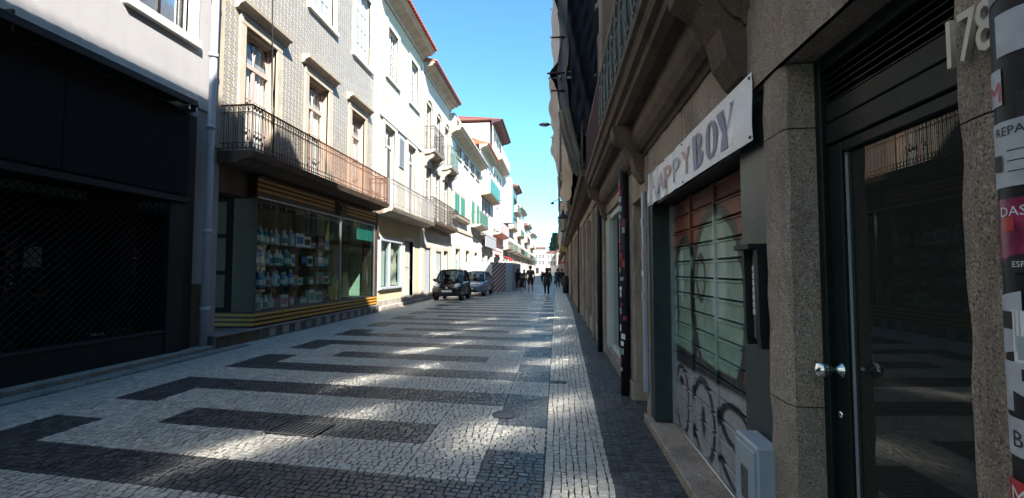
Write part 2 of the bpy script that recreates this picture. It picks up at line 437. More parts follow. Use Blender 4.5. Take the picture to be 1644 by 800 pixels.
def window(par, F, u0, u1, v0, v1, w=-.18, nu=2, nv=3, fm=None, gm=None, fr=.06, bar=.03, fan=0., join=True, curtain=False, sash=.05, name='window'):
    """a frame with glazing bars; the panes are its own pieces; fan = height of a fanlight with looped bars"""
    fm = fm or m_white; gm = gm or m_pane; top = v1-fan; mb = MB(); d = .05
    mb.fb(F, u0, u0+fr, v0, v1, w-d, w); mb.fb(F, u1-fr, u1, v0, v1, w-d, w)
    mb.fb(F, u0+fr, u1-fr, v1-fr, v1, w-d, w-.001); mb.fb(F, u0+fr, u1-fr, v0, v0+fr, w-d, w-.001)
    um = (u0+u1)/2
    if nu >= 2: mb.fb(F, um-fr*.6, um+fr*.6, v0+fr, top-(fr*.5 if fan else fr), w-d, w-.002)
    if fan: mb.fb(F, u0+fr, u1-fr, top-fr*.7, top+fr*.7, w-d, w+.012)
    gu0, gu1, gv0, gv1 = u0+fr, u1-fr, v0+fr, (top-fr*.7 if fan else v1-fr)
    halves = [(gu0, um-fr*.6), (um+fr*.6, gu1)] if nu >= 2 else [(gu0, gu1)]
    per = max(1, nu//2) if nu >= 2 else 1; cells = []
    for h0, h1 in halves:
        for i in range(per):
            for j in range(nv):
                cells.append((h0+(h1-h0)*i/per, h0+(h1-h0)*(i+1)/per, gv0+(gv1-gv0)*j/nv, gv0+(gv1-gv0)*(j+1)/nv))
        for i in range(1, per): uu = h0+(h1-h0)*i/per; mb.fb(F, uu-bar/2, uu+bar/2, gv0, gv1, w-d*.7, w-.006)
        for j in range(1, nv): vv = gv0+(gv1-gv0)*j/nv; mb.fb(F, h0, h1, vv-bar/2, vv+bar/2, w-d*.7, w-.008)
    if fan:
        fw = gu1-gu0; f0 = top+fr*.7; fh = v1-fr-f0
        for cx, rx, hh in ((gu0+fw*.25, fw*.25, .95), (gu0+fw*.75, fw*.25, .95), (gu0+fw*.5, fw*.5, 1.0)):
            pts = [F(cx-rx*math.cos(t), f0+fh*hh*math.sin(t), w-.02) for t in np.linspace(0, math.pi, 11)]
            mb.tube(pts, bar*.5, 4)
        cells.append((gu0, gu1, f0, v1-fr))
    wo = mb.build(name, fm, par)
    if join:
        pm = MB()
        for a, b, c, e in cells: pm.fb(F, a, b, c, e, w-d*.62, w-d*.5)
        pm.build('pane', gm, wo)
    else:
        for a, b, c, e in cells: MB().fb(F, a, b, c, e, w-d*.62, w-d*.5).build('pane', gm, wo)
    if curtain:
        cm = MB()
        for h0, h1 in halves: cm.grid(lambda a, b, h0=h0, h1=h1: F(h0+(h1-h0)*a, gv0+(gv1-gv0)*b, w-.085+.012*math.sin(a*22)), 22, 1)
        cm.build('curtain', m_curtain, wo)
    return wo
def surround(par, F, u0, u1, v0, v1, t=.16, w=.04, mat=None, sill=True, hood=0, name='window_surround'):
    mb = MB(); mat = mat or m_trimw
    mb.fb(F, u0-t, u0, v0, v1, -.05, w, .008); mb.fb(F, u1, u1+t, v0, v1, -.05, w, .008); mb.fb(F, u0-t, u1+t, v1, v1+t*1.2, -.05, w+.003, .008)
    if sill: mb.fb(F, u0-t-.03, u1+t+.03, v0-t*.7, v0, -.05, w+.05, .01)
    o = mb.build(name, mat, par)
    if hood:
        h = MB(); z = v1+t*1.2
        prof = [(0, 0), (hood*.35, .02), (hood*.55, .09), (hood*.95, .13), (hood, .2), (0, .24)]
        h.prism(prof, lambda a, b, t_: F(t_, z+b, a), u0-t-.14, u1+t+.14); h.build('hood', mat, o)
    return o
def railing(par, F, u0, u1, z0, z1, w, mat, step=.11, style='bars', ends=True, sub=False):
    """wrought iron railing round three sides of a balcony; returns the rails, balusters are its pieces"""
    rm = MB()
    path = [F(u0, 0, 0), F(u0, 0, w), F(u1, 0, w), F(u1, 0, 0)] if ends else [F(u0, 0, w), F(u1, 0, w)]
    def at(z): return [(p[0], p[1], z) for p in path]
    for a, b in zip(path, path[1:]):
        for z, r in ((z1, .02), (z1-.14, .009), (z0+.06, .011), (z0+.17, .008)):
            rm.tube([(a[0], a[1], z), (b[0], b[1], z)], r, 6 if r > .015 else 4)
    o = rm.build('railing', mat, par)
    segs = [(Vector(a), Vector(b)) for a, b in zip(path, path[1:])]
    protos = {}
    many = MB()
    for a, b in segs:
        L = (b-a).length; n = max(1, int(L/step)); d = (b-a).normalized()
        for i in range(n+(1 if b is segs[-1][1] else 0)):
            p = a+d*(L*i/n)
            m = many if not sub else MB()
            bx = p if not sub else Vector((0, 0, 0)); bx = Vector((bx.x, bx.y, 0))
            key = (round(d.x, 2), round(d.y, 2))
            if sub and key in protos: me = protos[key]
            else:
                P = lambda s, z: tuple(bx+d*s+Vector((0, 0, z)))
                m.tube([P(0, z0), P(0, z1)], .010 if style != 'rings' else .008, 4, cap=False)
                if style == 'rings':
                    st = L/n; h = st*.5; zm = (z0+z1)/2-.03
                    for rx, rz, zc in ((.8, .24, zm), (.42, .13, zm), (.5, .07, z1-.08), (.5, .06, z0+.1)):
                        m.tube([P(h+h*rx*math.cos(t), zc+rz*math.sin(t)) for t in np.linspace(0, 2*math.pi, 17)], .011, 5, cap=False)
                    for s_ in (-1, 1):
                        m.tube([P(h+s_*h*(.8+.18*math.sin(t*2)), z0+.06+(z1-z0-.2)*t/3.3) for t in np.linspace(0, 3.3, 11)], .009, 4, cap=False)
                elif style != 'bars':
                    st = L/n; h = st*.5
                    zt = z1-.14
                    m.tube([P(h+h*math.cos(t), zt-.12+.11*math.sin(t)) for t in np.linspace(0, math.pi, 7)], .006, 4, cap=False)
                    m.tube([P(h+h*.8*math.cos(t)*(1-t/9), zt+.07+.05*math.sin(t)*(1-t/9)) for t in np.linspace(0, 6.5, 12)], .006, 4, cap=False)
                    m.tube([P(h+h*.7*math.cos(t), z0+.115+.045*math.sin(t)) for t in np.linspace(0, 2*math.pi, 9)], .005, 4, cap=False)
                    m.tube([P(h, z0+.17), P(h, zt-.02)], .005, 4, cap=False)
                    if style == 'scroll':
                        for zc in np.arange(z0+.28, zt-.2, .17):
                            m.tube([P(h+h*1.2*math.cos(t)*(1-t/10), zc+.08*math.sin(t)*(1-t/10)) for t in np.linspace(0, 7, 12)], .006, 4, cap=False)
                if sub: me = m.mesh('baluster', mat); protos[key] = me
            if sub:
                c = link('baluster', me, o, True); c.location = (p.x, p.y, 0)
    if not sub: many.build('balusters', mat, o)['kind'] = 'stuff'
    return o
def balcony(par, F, u0, u1, z, d=.7, h=.95, mat=None, slab=None, step=.12, style='bars', brackets=0, t=.16, sub=False):
    mb = MB(); slab = slab or m_trim
    prof = [(0, -t*1.5), (d*.55, -t*1.35), (d*.8, -t*.9), (d*.97, -t*.8), (d*1.02, -t*.3), (d*1.05, 0), (0, 0)]
    mb.prism(prof, lambda a, b, t_: F(t_, z+b, a), u0, u1)
    o = mb.build('balcony', slab, par)
    railing(o, F, u0+.04, u1-.04, z, z+h, d-.04, mat or m_iron, step, style, True, sub)
    for i in range(brackets):
        u = u0+.2+(u1-u0-.4)*i/max(1, brackets-1); b = MB()
        pr = [(0, -.85), (.1, -.82), (.16, -.65), (.3, -.5), (d*.75, -.42), (d*.85, -.3), (d*.8, -t*1.2), (0, -t*1.2)]
        b.prism(pr, lambda a, c, t_: F(t_, z+c, a), u-.1, u+.1); b.build('bracket', slab, o)
    return o
def roof_tiles(par, F, u0, u1, z, ov, ridge=4.5, rise=1.7, mat=None, each=True):
    mat = mat or (m_tileroof if u0 < 40 else m_tileroofdark); n = int((u1-u0)/.22); mb = MB()
    mb.face(F(u0, z, ov), F(u1, z, ov), F(u1, z+rise, -ridge), F(u0, z+rise, -ridge))
    mb.face(F(u0, z+rise, -ridge), F(u1, z+rise, -ridge), F(u1, z, -2*ridge), F(u0, z, -2*ridge))
    mb.face(F(u0, z, ov), F(u0, z+rise, -ridge), F(u0, z, -2*ridge)); mb.face(F(u1, z, ov), F(u1, z+rise, -ridge), F(u1, z, -2*ridge))
    mb.face(F(u0, z-.015, ov-.02), F(u1, z-.015, ov-.02), F(u1, z-.015, -2*ridge), F(u0, z-.015, -2*ridge))
    o = mb.build('roof', mat, par)
    k = rise/(ridge+ov); pr = [(math.cos(t)*.1, math.sin(t)*.085) for t in np.linspace(0, math.pi, 7)]
    def tile_row(m, u):
        for i in range(3):
            w1 = ov+.07-i*.4; w0 = w1-.44; zz = lambda w: z+(ov-w)*k+.004+.012*(3-i)*.3
            m.v += [F(u+a, zz(w1)+b, w1) for a, b in pr]+[F(u+a*.85, zz(w0)+b*.85, w0) for a, b in pr]
            b0 = len(m.v)-14
            for q in range(6): m.f.append((b0+q, b0+q+1, b0+8+q, b0+7+q))
            m.f.append(tuple(range(b0, b0+7)))
        m.tube([F(u, z+(ov-w)*k+.05, w) for w in (ov-1.1, -ridge)], .09, 6, cap=False)
    if each:
        m = MB(); tile_row(m, 0); me = m.mesh('roof_tile', mat)
        for i in range(n): c = link('roof_tile', me, o, True); c.location = (0, u0+.11+i*(u1-u0)/n, 0)
    else:
        m = MB()
        for i in range(n): tile_row(m, u0+.11+i*(u1-u0)/n)
        m.build('roof_tiles', mat, o)['kind'] = 'stuff'
    return o
def eave(par, F, u0, u1, z, ov, mat=None, t=.5, name='eave'):
    mb = MB(); pr = [(-.1, -t), (.05, -t), (.08, -t*.75), (ov*.45, -t*.5), (ov*.8, -t*.42), (ov*.85, -t*.25), (ov, -t*.18), (ov, -.02), (-.1, -.02)]
    mb.prism(pr, lambda a, b, t_: F(t_, z+b, a), u0, u1); return mb.build(name, mat or m_soffit, par)
def body(par, F, y0, y1, h, w=-.3, depth=9, mat=None, z0=0):
    return MB().fb(F, y0, y1, z0, h, w, w-depth).build('building_body', mat or m_whiteold, par)

# ------------------------------------------------------------------ left: grey building with the black shopfront
F = FL(XL)
b1 = thing('townhouse', 'lilac grey townhouse with white stone band above a black shopfront', 'building', (XL, 4, 0))
ops = []
w1 = [6.95-2.35*i for i in range(11)]
for yc in w1: ops += [(yc-.5, yc+.5, 5.85, 8.1), (yc-.5, yc+.5, 9.2, 11.5)]
wall_mb(F, -46, 8.02, 4.57, 13, ops, .25).build('wall', m_wallgrey, b1)
body(b1, F, -46, 8.02, 13, -.26, 9, m_wallgrey, 4.5)
MB().fb(F, -46, 8.03, 4.57, 4.82, -.02, .05, .01).build('stone_band', m_trimw, b1)
for yc in w1:
    near1 = yc > 5
    for v0, v1 in ((5.85, 8.1), (9.2, 11.5)):
        surround(b1, F, yc-.5, yc+.5, v0, v1, .22, .035, m_trimw)
        window(b1, F, yc-.5, yc+.5, v0, v1, -.1, 2, 2, m_black, m_solar, .045, .03, join=not near1)
eave(b1, F, -46, 8.05, 13.3, .5, m_trimw); roof_tiles(b1, F, -46, 8.05, 13.3, .55, each=False)
MB().fb(F, 7.62, 8.02, 0, 4.56, -.3, .02, .01).build('corner_pier', m_wallgrey, b1)
MB().fb(F, 7.66, 7.99, 0, 1.25, -.1, .06, .01).build('pier_base', m_granite_dark, b1)
# black shopfront
sf = MB().fb(F, -3, 7.35, 2.82, 4.36, -.4, .20, .01).build('shop_fascia', m_black, b1)
for k_ in range(5): MB().fb(F, 7.33-2.05*(k_+1), 7.33-2.05*k_-.008, 2.84, 4.34, .19, .225, .004).build('fascia_panel', m_blackfas, sf)
MB().fb(F, -3, 7.35, 2.70, 2.80, -.4, .26, .01).build('fascia_rail', m_black, sf)
aw = MB()
aw.fb(F, -3, 7.22, 4.44, 4.50, .05, .46, .005).fb(F, -3, 7.22, 4.38, 4.435, .36, .48, .005)
aw.build('awning_rail', m_black, b1)
for yy in (7.05, 7.2, 4.5, 2): MB().fb(F, yy, yy+.03, 4.30, 4.56, .04, .44).build('awning_bracket', m_alu if yy > 7 else m_black, b1)
MB().fb(F, 7.36, 7.61, 0, 4.36, -.4, .12, .01).build('shop_post', m_black, b1)
MB().fb(F, 7.0, 7.34, 0, 2.69, -.4, .2, .01).build('shop_post', m_black, b1)
MB().fb(F, 4.1, 4.2, .45, 2.69, -.1, .17).build('shop_mullion', m_black, b1)
MB().fb(F, -3, 6.99, .1, .47, -.3, .18, .01).build('shop_plinth', m_black, b1)
MB().fb(F, -3, 6.99, .47, .50, -.3, .2).build('plinth_trim', m_iron, b1)
gm = MB(); g0, g1, h0, h1 = 1.6, 6.98, .5, 2.69; stp = .115
k = -int((h1-h0)/stp)-1
while g0+k*stp < g1:
    for sgn in (1, -1):
        a = g0+k*stp; pts = []
        # diagonal laths clipped to the opening
        ya, yb = max(g0, a), min(g1, a+(h1-h0))
        if yb > ya:
            za, zb = (h0+(ya-a), h0+(yb-a)) if sgn == 1 else (h1-(ya-a), h1-(yb-a))
            gm.tube([F(ya, za, .04+.012*sgn), F(yb, zb, .04+.012*sgn)], .009, 4, cap=False)
    k += 1
gm.build('lattice_grille', m_blacklath, b1)
MB().fb(F, -3, 7.0, .1, 2.7, -1.2, -1.25).build('shop_back_wall', m_void, b1)
MB().fb(F, -3, 7.0, .1, 2.7, -.085, -.08).build('shop_pane', m_dimglass, b1)
tag(MB().fb(F, 5.22, 5.42, 1.55, 1.82, -.2, -.19).build('white_square', m_paper), 'white square sheet behind the lattice of the black shopfront', 'notice', 'white squares behind the lattice')  # two plain white squares inside the shopfront
tag(MB().fb(F, 4.62, 4.78, 1.5, 1.8, -.2, -.19).build('white_square', m_paper), 'white square sheet behind the lattice of the black shopfront', 'notice', 'white squares behind the lattice')
stp_ = MB(); stp_.fb(F, -3, 7.9, -.03, .1, -.4, .36, .012); o = stp_.build('doorstep', m_kerb, b1)
lk = MB()
lk.tube([F(7.86, 13, .2), F(7.86, 6.9, .2), F(7.84, 3.5, .2), F(7.82, .08, .2)], .065, 12)
dp = lk.build('downpipe', m_pipe, b1, True)
for z in (.75, 2.2, 4.2, 5.6, 7): MB().lathe([(.07, 0), (.085, .01), (.085, .07), (.07, .08)], XL+.2, 7.84, z, 14).build('pipe_collar', m_pipe, dp, True)
kb = MB()
y = -2.
while y < 7.9:
    L = rnd.uniform(.8, 1.2); kb = MB().box(XL+.38, XL+.62, y, y+L-.012, -.03, .035, .012); kk = kb.build('kerb_stone', m_kerb, pav); y += L

# ------------------------------------------------------------------ left: tiled building with the drugstore window
b2 = thing('townhouse', 'blue and yellow tiled townhouse with a rust red balcony above a shop window', 'building', (XL, 12, 0))
Y0, Y1 = 8.05, 16.1
WN = [(8.95, 10.05), (11.45, 12.55), (14.05, 15.1)]
ops = [(a, b, 3.95, 6.85) for a, b in WN]+[(9.0, 10.1, 8.85, 11.3), (11.55, 12.75, 8.85, 11.3), (14.25, 15.45, 8.85, 11.3)]
wall_mb(F, Y0, Y1, 3.7, 12.6, ops, .28).build('wall', m_trim, b2)
body(b2, F, Y0, Y1, 12.6, -.3, 9, m_whiteold, 3.66)
body(b2, F, Y0, Y1, 3.66, -2.6, 6, m_void, 0)
m_pinkw = plain('faded_pink_window_paint', (.46, .35, .31), .6, .15, 6, .1)
for a, b in WN:
    surround(b2, F, a, b, 3.95, 6.85, .19, .05, m_trim, False, .24)
    window(b2, F, a, b, 3.97, 6.85, -.17, 2, 3, m_pinkw, m_winglass, .07, .035, fan=.72, join=False, curtain=True)
    MB().fb(F, a, b, 6.1, 6.85, -.27, -.265).build('fanlight_backing', m_panecurt, b2)
for a, b, c, d in ops[3:]:
    surround(b2, F, a, b, c, d, .2, .05, m_trimw, True)
    window(b2, F, a, b, c, d, -.1, 4, 4, m_white, m_panecurt, .07, .035, join=True)
# azulejo tiles
def tile_mat():
    g = G('azulejo'); uv = g.n('ShaderNodeUVMap').outputs[0]; x, y, _ = g.xyz(uv); geo = g.n('ShaderNodeNewGeometry')
    oi = g.n('ShaderNodeObjectInfo'); r = g.math('FRACT', g.math('ADD', geo.outputs['Random Per Island'], oi.outputs['Random']))
    d1 = g.math('ABSOLUTE', g.math('SUBTRACT', x, y)); d2 = g.math('ABSOLUTE', g.math('SUBTRACT', g.math('ADD', x, y), 1))
    cx, cyy = g.math('SUBTRACT', x, .5), g.math('SUBTRACT', y, .5)
    rr = g.math('SQRT', g.math('ADD', g.math('POWER', cx, 2), g.math('POWER', cyy, 2)))
    an = g.math('ARCTAN2', cx, cyy)
    pet = g.math('ADD', .27, g.math('MULTIPLY', g.math('SINE', g.math('MULTIPLY', an, 4)), .11))
    base = g.mix(r, (.37, .35, .295), (.45, .425, .36))
    flower = g.ramp(g.math('SUBTRACT', rr, pet), .015, -.015)
    c = g.mix(flower, base, (.36, .27, .075))
    ringm = g.math('MULTIPLY', g.ramp(g.math('ABSOLUTE', g.math('SUBTRACT', rr, pet)), .05, .02), 1)
    c = g.mix(ringm, c, (.09, .10, .19))
    sw = g.math('SINE', g.math('ADD', g.math('MULTIPLY', rr, 42), g.math('MULTIPLY', an, 4)))
    scroll = g.math('MULTIPLY', g.ramp(sw, .35, .7), g.ramp(rr, .33, .42))
    c = g.mix(g.math('MULTIPLY', scroll, .6), c, (.10, .115, .2))
    c = g.mix(g.ramp(d2, .07, .03), c, (.08, .09, .16))
    c = g.mix(g.ramp(g.noise(3, detail=5), .55, .75, 0, .4), c, (.2, .17, .12))
    return g.set(c, .28, 0, .5)
m_azul = tile_mat()
def tile_unit(T=.14):
    g = .0035; a, b = g, T-g; me = bpy.data.meshes.new('wall_tile')
    v = [(0, a, a), (0, b, a), (0, b, b), (0, a, b), (.012, a+.003, a+.003), (.012, b-.003, a+.003), (.012, b-.003, b-.003), (.012, a+.003, b-.003)]
    f = [(4, 5, 6, 7), (0, 1, 5, 4), (1, 2, 6, 5), (2, 3, 7, 6), (3, 0, 4, 7)]
    return v, f
tv, tf = tile_unit(); T = .14
spots = []
ny = int((Y1-.12-Y0-.3)/T); nz = int((12.5-3.95)/T)
for i in range(ny):
    for j in range(nz):
        y = Y0+.3+i*T; z = 3.96+j*T
        if any(a-.2-.02 < y+T*.5 < b+.2+.02 and c-.2 < z+T*.5 < d+.27 for a, b, c, d in ops): continue
        spots.append((y, z))
spots.sort(key=lambda p: math.hypot(p[0], p[1]-CAM_H) if p[1] < 1.5+p[0]*.72 and p[1] > 4.6 else 1e6+p[1])
def tile_mesh(lst):
    v = []; f = []
    for y, z in lst:
        b = len(v); v += [(p[0], p[1]+y, p[2]+z) for p in tv]; f += [tuple(b+k for k in q) for q in tf]
    me = bpy.data.meshes.new('wall_tile'); me.from_pydata(v, [], f); me.materials.append(m_azul)
    uvl = me.uv_layers.new(name='UVMap')
    co = np.array([((p[1]-.0035)/(T-.007), (p[2]-.0035)/(T-.007)) for p in tv])
    idx = np.array([lp.vertex_index for lp in me.loops]) % 8
    uvl.data.foreach_set('uv', co[idx].astype(np.float32).ravel()); return me
tw = [o for o in b2.children if o.name.startswith('wall')][0]
unit = tile_mesh([(0, 0)])
for y, z in spots[:300]:
    c = link('wall_tile', unit, tw, True); c.location = (XL, y, z)
o = link('wall_tiles', tile_mesh(spots[300:]), tw, True); o.location = (XL, 0, 0); o['kind'] = 'stuff'
MB().fb(F, Y0, Y0+.28, 3.95, 12.6, -.02, .04, .01).build('corner_pilaster', m_trim, b2)
MB().fb(F, 15.86, Y1, 0, 12.6, -.3, .05, .01).build('corner_pilaster', m_trimw, b2)
eave(b2, F, Y0, Y1, 13.1, .6, m_soffit); roof_tiles(b2, F, Y0, Y1, 13.1, .62, each=False)
dp = MB().tube([F(15.98, z, .13) for z in (0.3, 6, 12.7)], .05, 10).build('downpipe', m_white, b2, True)
for z in (2, 5, 8.2, 10.5): MB().lathe([(.055, 0), (.066, .01), (.066, .06), (.055, .07)], XL+.13, 15.98, z, 12).build('pipe_collar', m_white, dp, True)
balcony(b2, F, 8.25, 15.55, 3.9, .75, .93, m_rust, m_granite_dark, .1, 'ornate', 0, .17, sub=True)
# ground floor: piers, recessed entrance, display window
MB().fb(F, 8.05, 8.33, .2, 3.66, -.4, .01, .01).build('entrance_pier', m_wallgrey, b2)
MB().fb(F, 8.33, 9.2, 3.1, 3.66, -.4, .02, .01).build('entrance_lintel', m_granite_dark, b2)
Vx = .25      # the display window stands proud of the wall
vit = MB().fb(F, 9.15, 15.8, 3.15, 3.62, -.3, Vx, .01).build('shop_fascia', m_brown, b2)
for i in range(3):
    MB().fb(F, 9.14, 12.55, 3.26+i*.11, 3.31+i*.11, Vx-.02, Vx+.022, .006).build('ochre_stripe', m_yellow, vit)
    MB().fb(F, 13.35, 15.6, 3.26+i*.11, 3.31+i*.11, Vx-.02, Vx+.022, .006).build('ochre_stripe', m_yellow, vit)
em = MB()
for rr_, ww in ((.25, .02), (.18, .05), (.09, .08)):
    em.prism([(12.95+rr_*1.25*math.cos(t), 3.38+rr_*.85*math.sin(t)) for t in np.linspace(0, 2*math.pi, 25)[:-1]], lambda a, b, t_: F(a, b, t_), Vx-.03, Vx+ww)
em.build('carved_emblem', m_brown, vit)
pl = MB().fb(F, 9.15, 15.8, .27, .6, -1.6, Vx-.01, .01).build('display_plinth', m_brown, b2)
for i in range(3):
    MB().fb(F, 9.13, 15.8, .31+i*.1, .365+i*.1, Vx-.03, Vx+.022, .006).build('ochre_stripe', m_yellow, pl)
    MB().fb(F, 9.128, 9.16, .312+i*.1, .363+i*.1, -1.5, Vx-.031, .006).build('ochre_stripe', m_yellow, pl)
MB().fb(F, 9.16, 9.24, .6, 3.14, Vx-.55, Vx-.051, .006).build('display_post', m_brown, b2)
MB().fb(F, 9.15, 9.19, .6, 3.15, Vx-.05, Vx-.005).build('corner_bead', m_brown, b2)
fr = MB(); fr.fb(F, 9.19, 15.6, 3.11, 3.14, Vx-.05, Vx-.004)
fr.fb(F, 13.0, 13.05, .6, 3.1, Vx-.05, Vx-.005).fb(F, 15.55, 15.6, .6, 3.1, Vx-.05, Vx-.005).build('display_frame', m_alu, b2)
MB().fb(F, 9.19, 13.0, .6, 3.1, Vx-.03, Vx-.02).build('display_pane', m_glass, b2)
MB().fb(F, 9.16, 9.19, .6, 3.1, -1.5, Vx-.56).build('dark_glass_sheet', m_void, b2)  # opaque dark sheet in place of side glass that mirrored bright sky
for k_ in range(3): MB().fb(F, 9.15, 9.16, .7+k_*.8, 1.42+k_*.8, -1.3, Vx-.7, .004).build('dark_glass_board', m_brown, b2)  # boards added on the dark sheet, where there is only dim glass
MB().fb(F, 13.06, 14.2, .45, 2.72, -.25, -.24).build('glass_door', m_glassgreen, b2)
MB().fb(F, 14.22, 15.55, .6, 3.1, Vx-.03, Vx-.02).build('display_pane', m_glassgreen, b2)
MB().fb(F, 13.06, 14.2, .6, 3.1, Vx-.03, Vx-.02).build('display_pane', m_glassgreen, b2)
MB().fb(F, 14.25, 15.5, 2.55, 3.05, Vx-.08, Vx-.06).build('teal_sign_panel', m_teal, b2)
hd = MB()
for yy in (14.6, 14.75): hd.tube([F(yy, 1.2, Vx+.04), F(yy, 2.0, Vx+.04)], .014, 8)
hd.build('door_pull', m_steel, b2)
bk = MB(); bk.fb(F, 9.25, 15.7, .6, 3.15, -.75, -.8); bk.build('display_back', m_brown, b2)
MB().fb(F, 9.3, 10.7, 2.45, 3.1, -.73, -.70).build('display_board', m_brownlt, b2)
MB().fb(F, 10.72, 12.0, 2.35, 3.1, -.74, -.71).build('display_board', m_brownlt, b2)
MB().fb(F, 15.75, 15.84, .3, 3.6, -.3, Vx+.0, .01).build('display_post', m_brown, b2)
for z in (1.12, 1.62, 2.12):
    MB().fb(F, 9.26, 12.9, z-.012, z, -.6, Vx-.12).build('display_shelf', m_glassgreen, b2)
    for yy in (9.3, 11.1, 12.85): MB().fb(F, yy, yy+.02, z-.06, z-.013, -.6, Vx-.16).build('shelf_bracket', m_alu, b2)
st = MB().fb(F, 8.0, 15.86, .0, .22, -2.6, .30, .012).build('entrance_step', m_kerb, b2)
MB().fb(F, 8.0, 15.86, .22, .262, -2.6, .33, .01).build('step_tread', m_kerb, st)
y = 9.35; i = 0
while y < 15.7:
    MB().fb(F, y, y+.245, .02, .218, .28, .318, .006).build('step_block', m_dark_stone if i % 2 == 0 else m_granite_pale, st); y += .25; i += 1
MB().fb(F, 8.02, 9.3, .02, .218, .28, .31, .006).build('step_block', m_granite_dark, st)
# goods in the display window
def col_mat(n, c, r=.35): return MATS.get(n) or plain(n, c, r, .08, 6, 0)
cols = {'blue': (.05, .22, .5), 'teal': (.03, .3, .32), 'white': (.75, .75, .75), 'pink': (.6, .2, .32), 'pale blue': (.35, .55, .7), 'grey': (.35, .35, .37), 'green': (.12, .4, .2), 'black': (.02, .02, .025)}
def bottle(c, y, z, w, h, shelf):
    r = h*.2
    t = local_thing('bottle', f'{c} plastic bottle with white cap on the {shelf}', 'bottle', F(y, z, w), 0, f'{c} bottles on the {shelf}')
    lbuild(MB().lathe([(r*.9, 0), (r, .01), (r, h*.55), (r*.85, h*.66), (r*.4, h*.76), (r*.36, h*.82)], 0, 0, 0, 10), 'bottle_body', col_mat('plastic_'+c, cols[c]), t, True)
    lbuild(MB().lathe([(r*.42, h*.82), (r*.42, h*.95), (r*.3, h)], 0, 0, 0, 8), 'cap', col_mat('plastic_white', cols['white']), t, True)
    lbuild(MB().lathe([(r*1.01, h*.15), (r*1.012, h*.16), (r*1.012, h*.48), (r*1.01, h*.49)], 0, 0, 0, 10), 'bottle_label', m_paper if c != 'white' else col_mat('print_'+('blue', 'pink', 'teal')[int(y*10) % 3], cols[('blue', 'pink', 'teal')[int(y*10) % 3]], .5), t, True)
SH = {.6: 'floor of the shop window', 1.12: 'lowest shelf of the shop window', 1.62: 'middle shelf of the shop window', 2.12: 'top shelf of the shop window'}
lay = {2.12: ['teal']*5+['pale blue', 'white', 'white', 'white', 'pale blue'], 1.62: ['blue', 'blue', 'pink', 'pink', 'white', 'white', 'pale blue', 'white', 'teal', 'teal'], 1.12: ['blue', 'blue', 'pale blue', 'pale blue', 'white', 'pale blue', 'white', 'teal', 'pale blue', 'blue'], .6: ['white', 'white', 'pale blue', 'white', 'teal', 'pale blue']}
for z, cs in lay.items():
    for i, c in enumerate(cs):
        bottle(c, 9.40+i*.148+rnd.uniform(-.015, .015), z+.002, .02+rnd.uniform(-.08, .05), .37+rnd.uniform(-.05, .05), SH[z])
def carton(c, y, z, w, dy, dz, shelf, tilt=0):
    t = local_thing('carton', f'{c} carton standing on the {shelf}', 'box', F(y, z, w), rnd.uniform(-.15, .15), f'{c} cartons on the {shelf}')
    pc_ = rnd.choice([q for q in ('blue', 'teal', 'white', 'pink', 'green', 'black') if q != c])
    b = lbuild(MB().box(-.05, .05, -dy/2, dy/2, 0, dz, .004), 'carton_body', col_mat('card_'+c, cols[c], .6), t)
    lbuild(MB().box(.05, .0515, -dy*.4, dy*.4, dz*.25, dz*.75), 'printed_panel', col_mat('print_'+pc_, cols[pc_], .5), t)
for z, spec in {2.12: [('white', 11.2, .34, .36), ('white', 11.55, .3, .3), ('grey', 11.95, .3, .16), ('black', 12.3, .25, .4), ('pale blue', 12.62, .25, .3)], 1.62: [('white', 11.0, .2, .3), ('black', 11.4, .25, .34), ('white', 11.7, .24, .28), ('pale blue', 12.3, .4, .26), ('green', 12.65, .25, .3)],
                 1.12: [('pink', 11.0, .2, .26), ('white', 11.3, .3, .2), ('grey', 11.75, .25, .16), ('green', 12.2, .45, .34), ('white', 12.6, .3, .22)],
                 .6: [('pink', 10.3, .2, .22), ('white', 10.6, .25, .3), ('pink', 11.0, .25, .24), ('grey', 11.4, .3, .2), ('white', 11.9, .35, .38), ('white', 12.3, .38, .3)]}.items():
    for c, y, dy, dz in spec: carton(c, y, z+.002, rnd.uniform(-.1, .02), dy, dz, SH[z])
# round basin and yellow broom
t = local_thing('washing_bowl', 'green plastic bowl lying on the lowest shelf of the shop window', 'bowl', F(12.0, 1.14, -.3))
lbuild(MB().lathe([(.1, 0), (.2, .1), (.24, .2), (.225, .2), (.19, .1), (.09, .02)], 0, 0, 0, 16), 'bowl_body', col_mat('plastic_green', cols['green']), t, True)
t = local_thing('wet_floor_stand', 'yellow plastic floor stand beside the glass shop door', 'floor stand', F(13.25, .602, -.05))
lbuild(MB().prism([(-.16, 0), (.16, 0), (.08, .62), (-.08, .62)], lambda a, b, c: (c, a, b), .05, .08), 'board', m_yel, t)
lbuild(MB().prism([(-.16, 0), (.16, 0), (.08, .62), (-.08, .62)], lambda a, b, c: (c-b*.25, a, b), -.05, -.03), 'rear_board', m_yel, t)
t = local_thing('hanging_mop', 'yellow cloth hanging high behind the shop window', 'cloth', F(12.75, 2.2, -.1))
lbuild(MB().prism([(-.14, 0), (.12, .05), (.15, .75), (.1, .78)], lambda a, b, c: (c, a, b), 0, .03), 'cloth_body', m_yel, t)

t = thing('cable', 'thin black cable hanging down across the first tall window above the rust red balcony', 'cable', F(9.4, 4.8, .1))
MB().tube([F(8.9+.9*q+.1*math.sin(q*5), 12.5-7.2*q, .30-.2*abs(q-.5)) for q in np.linspace(0, 1, 14)], .012, 5).build('cable_run', m_black, t, True)

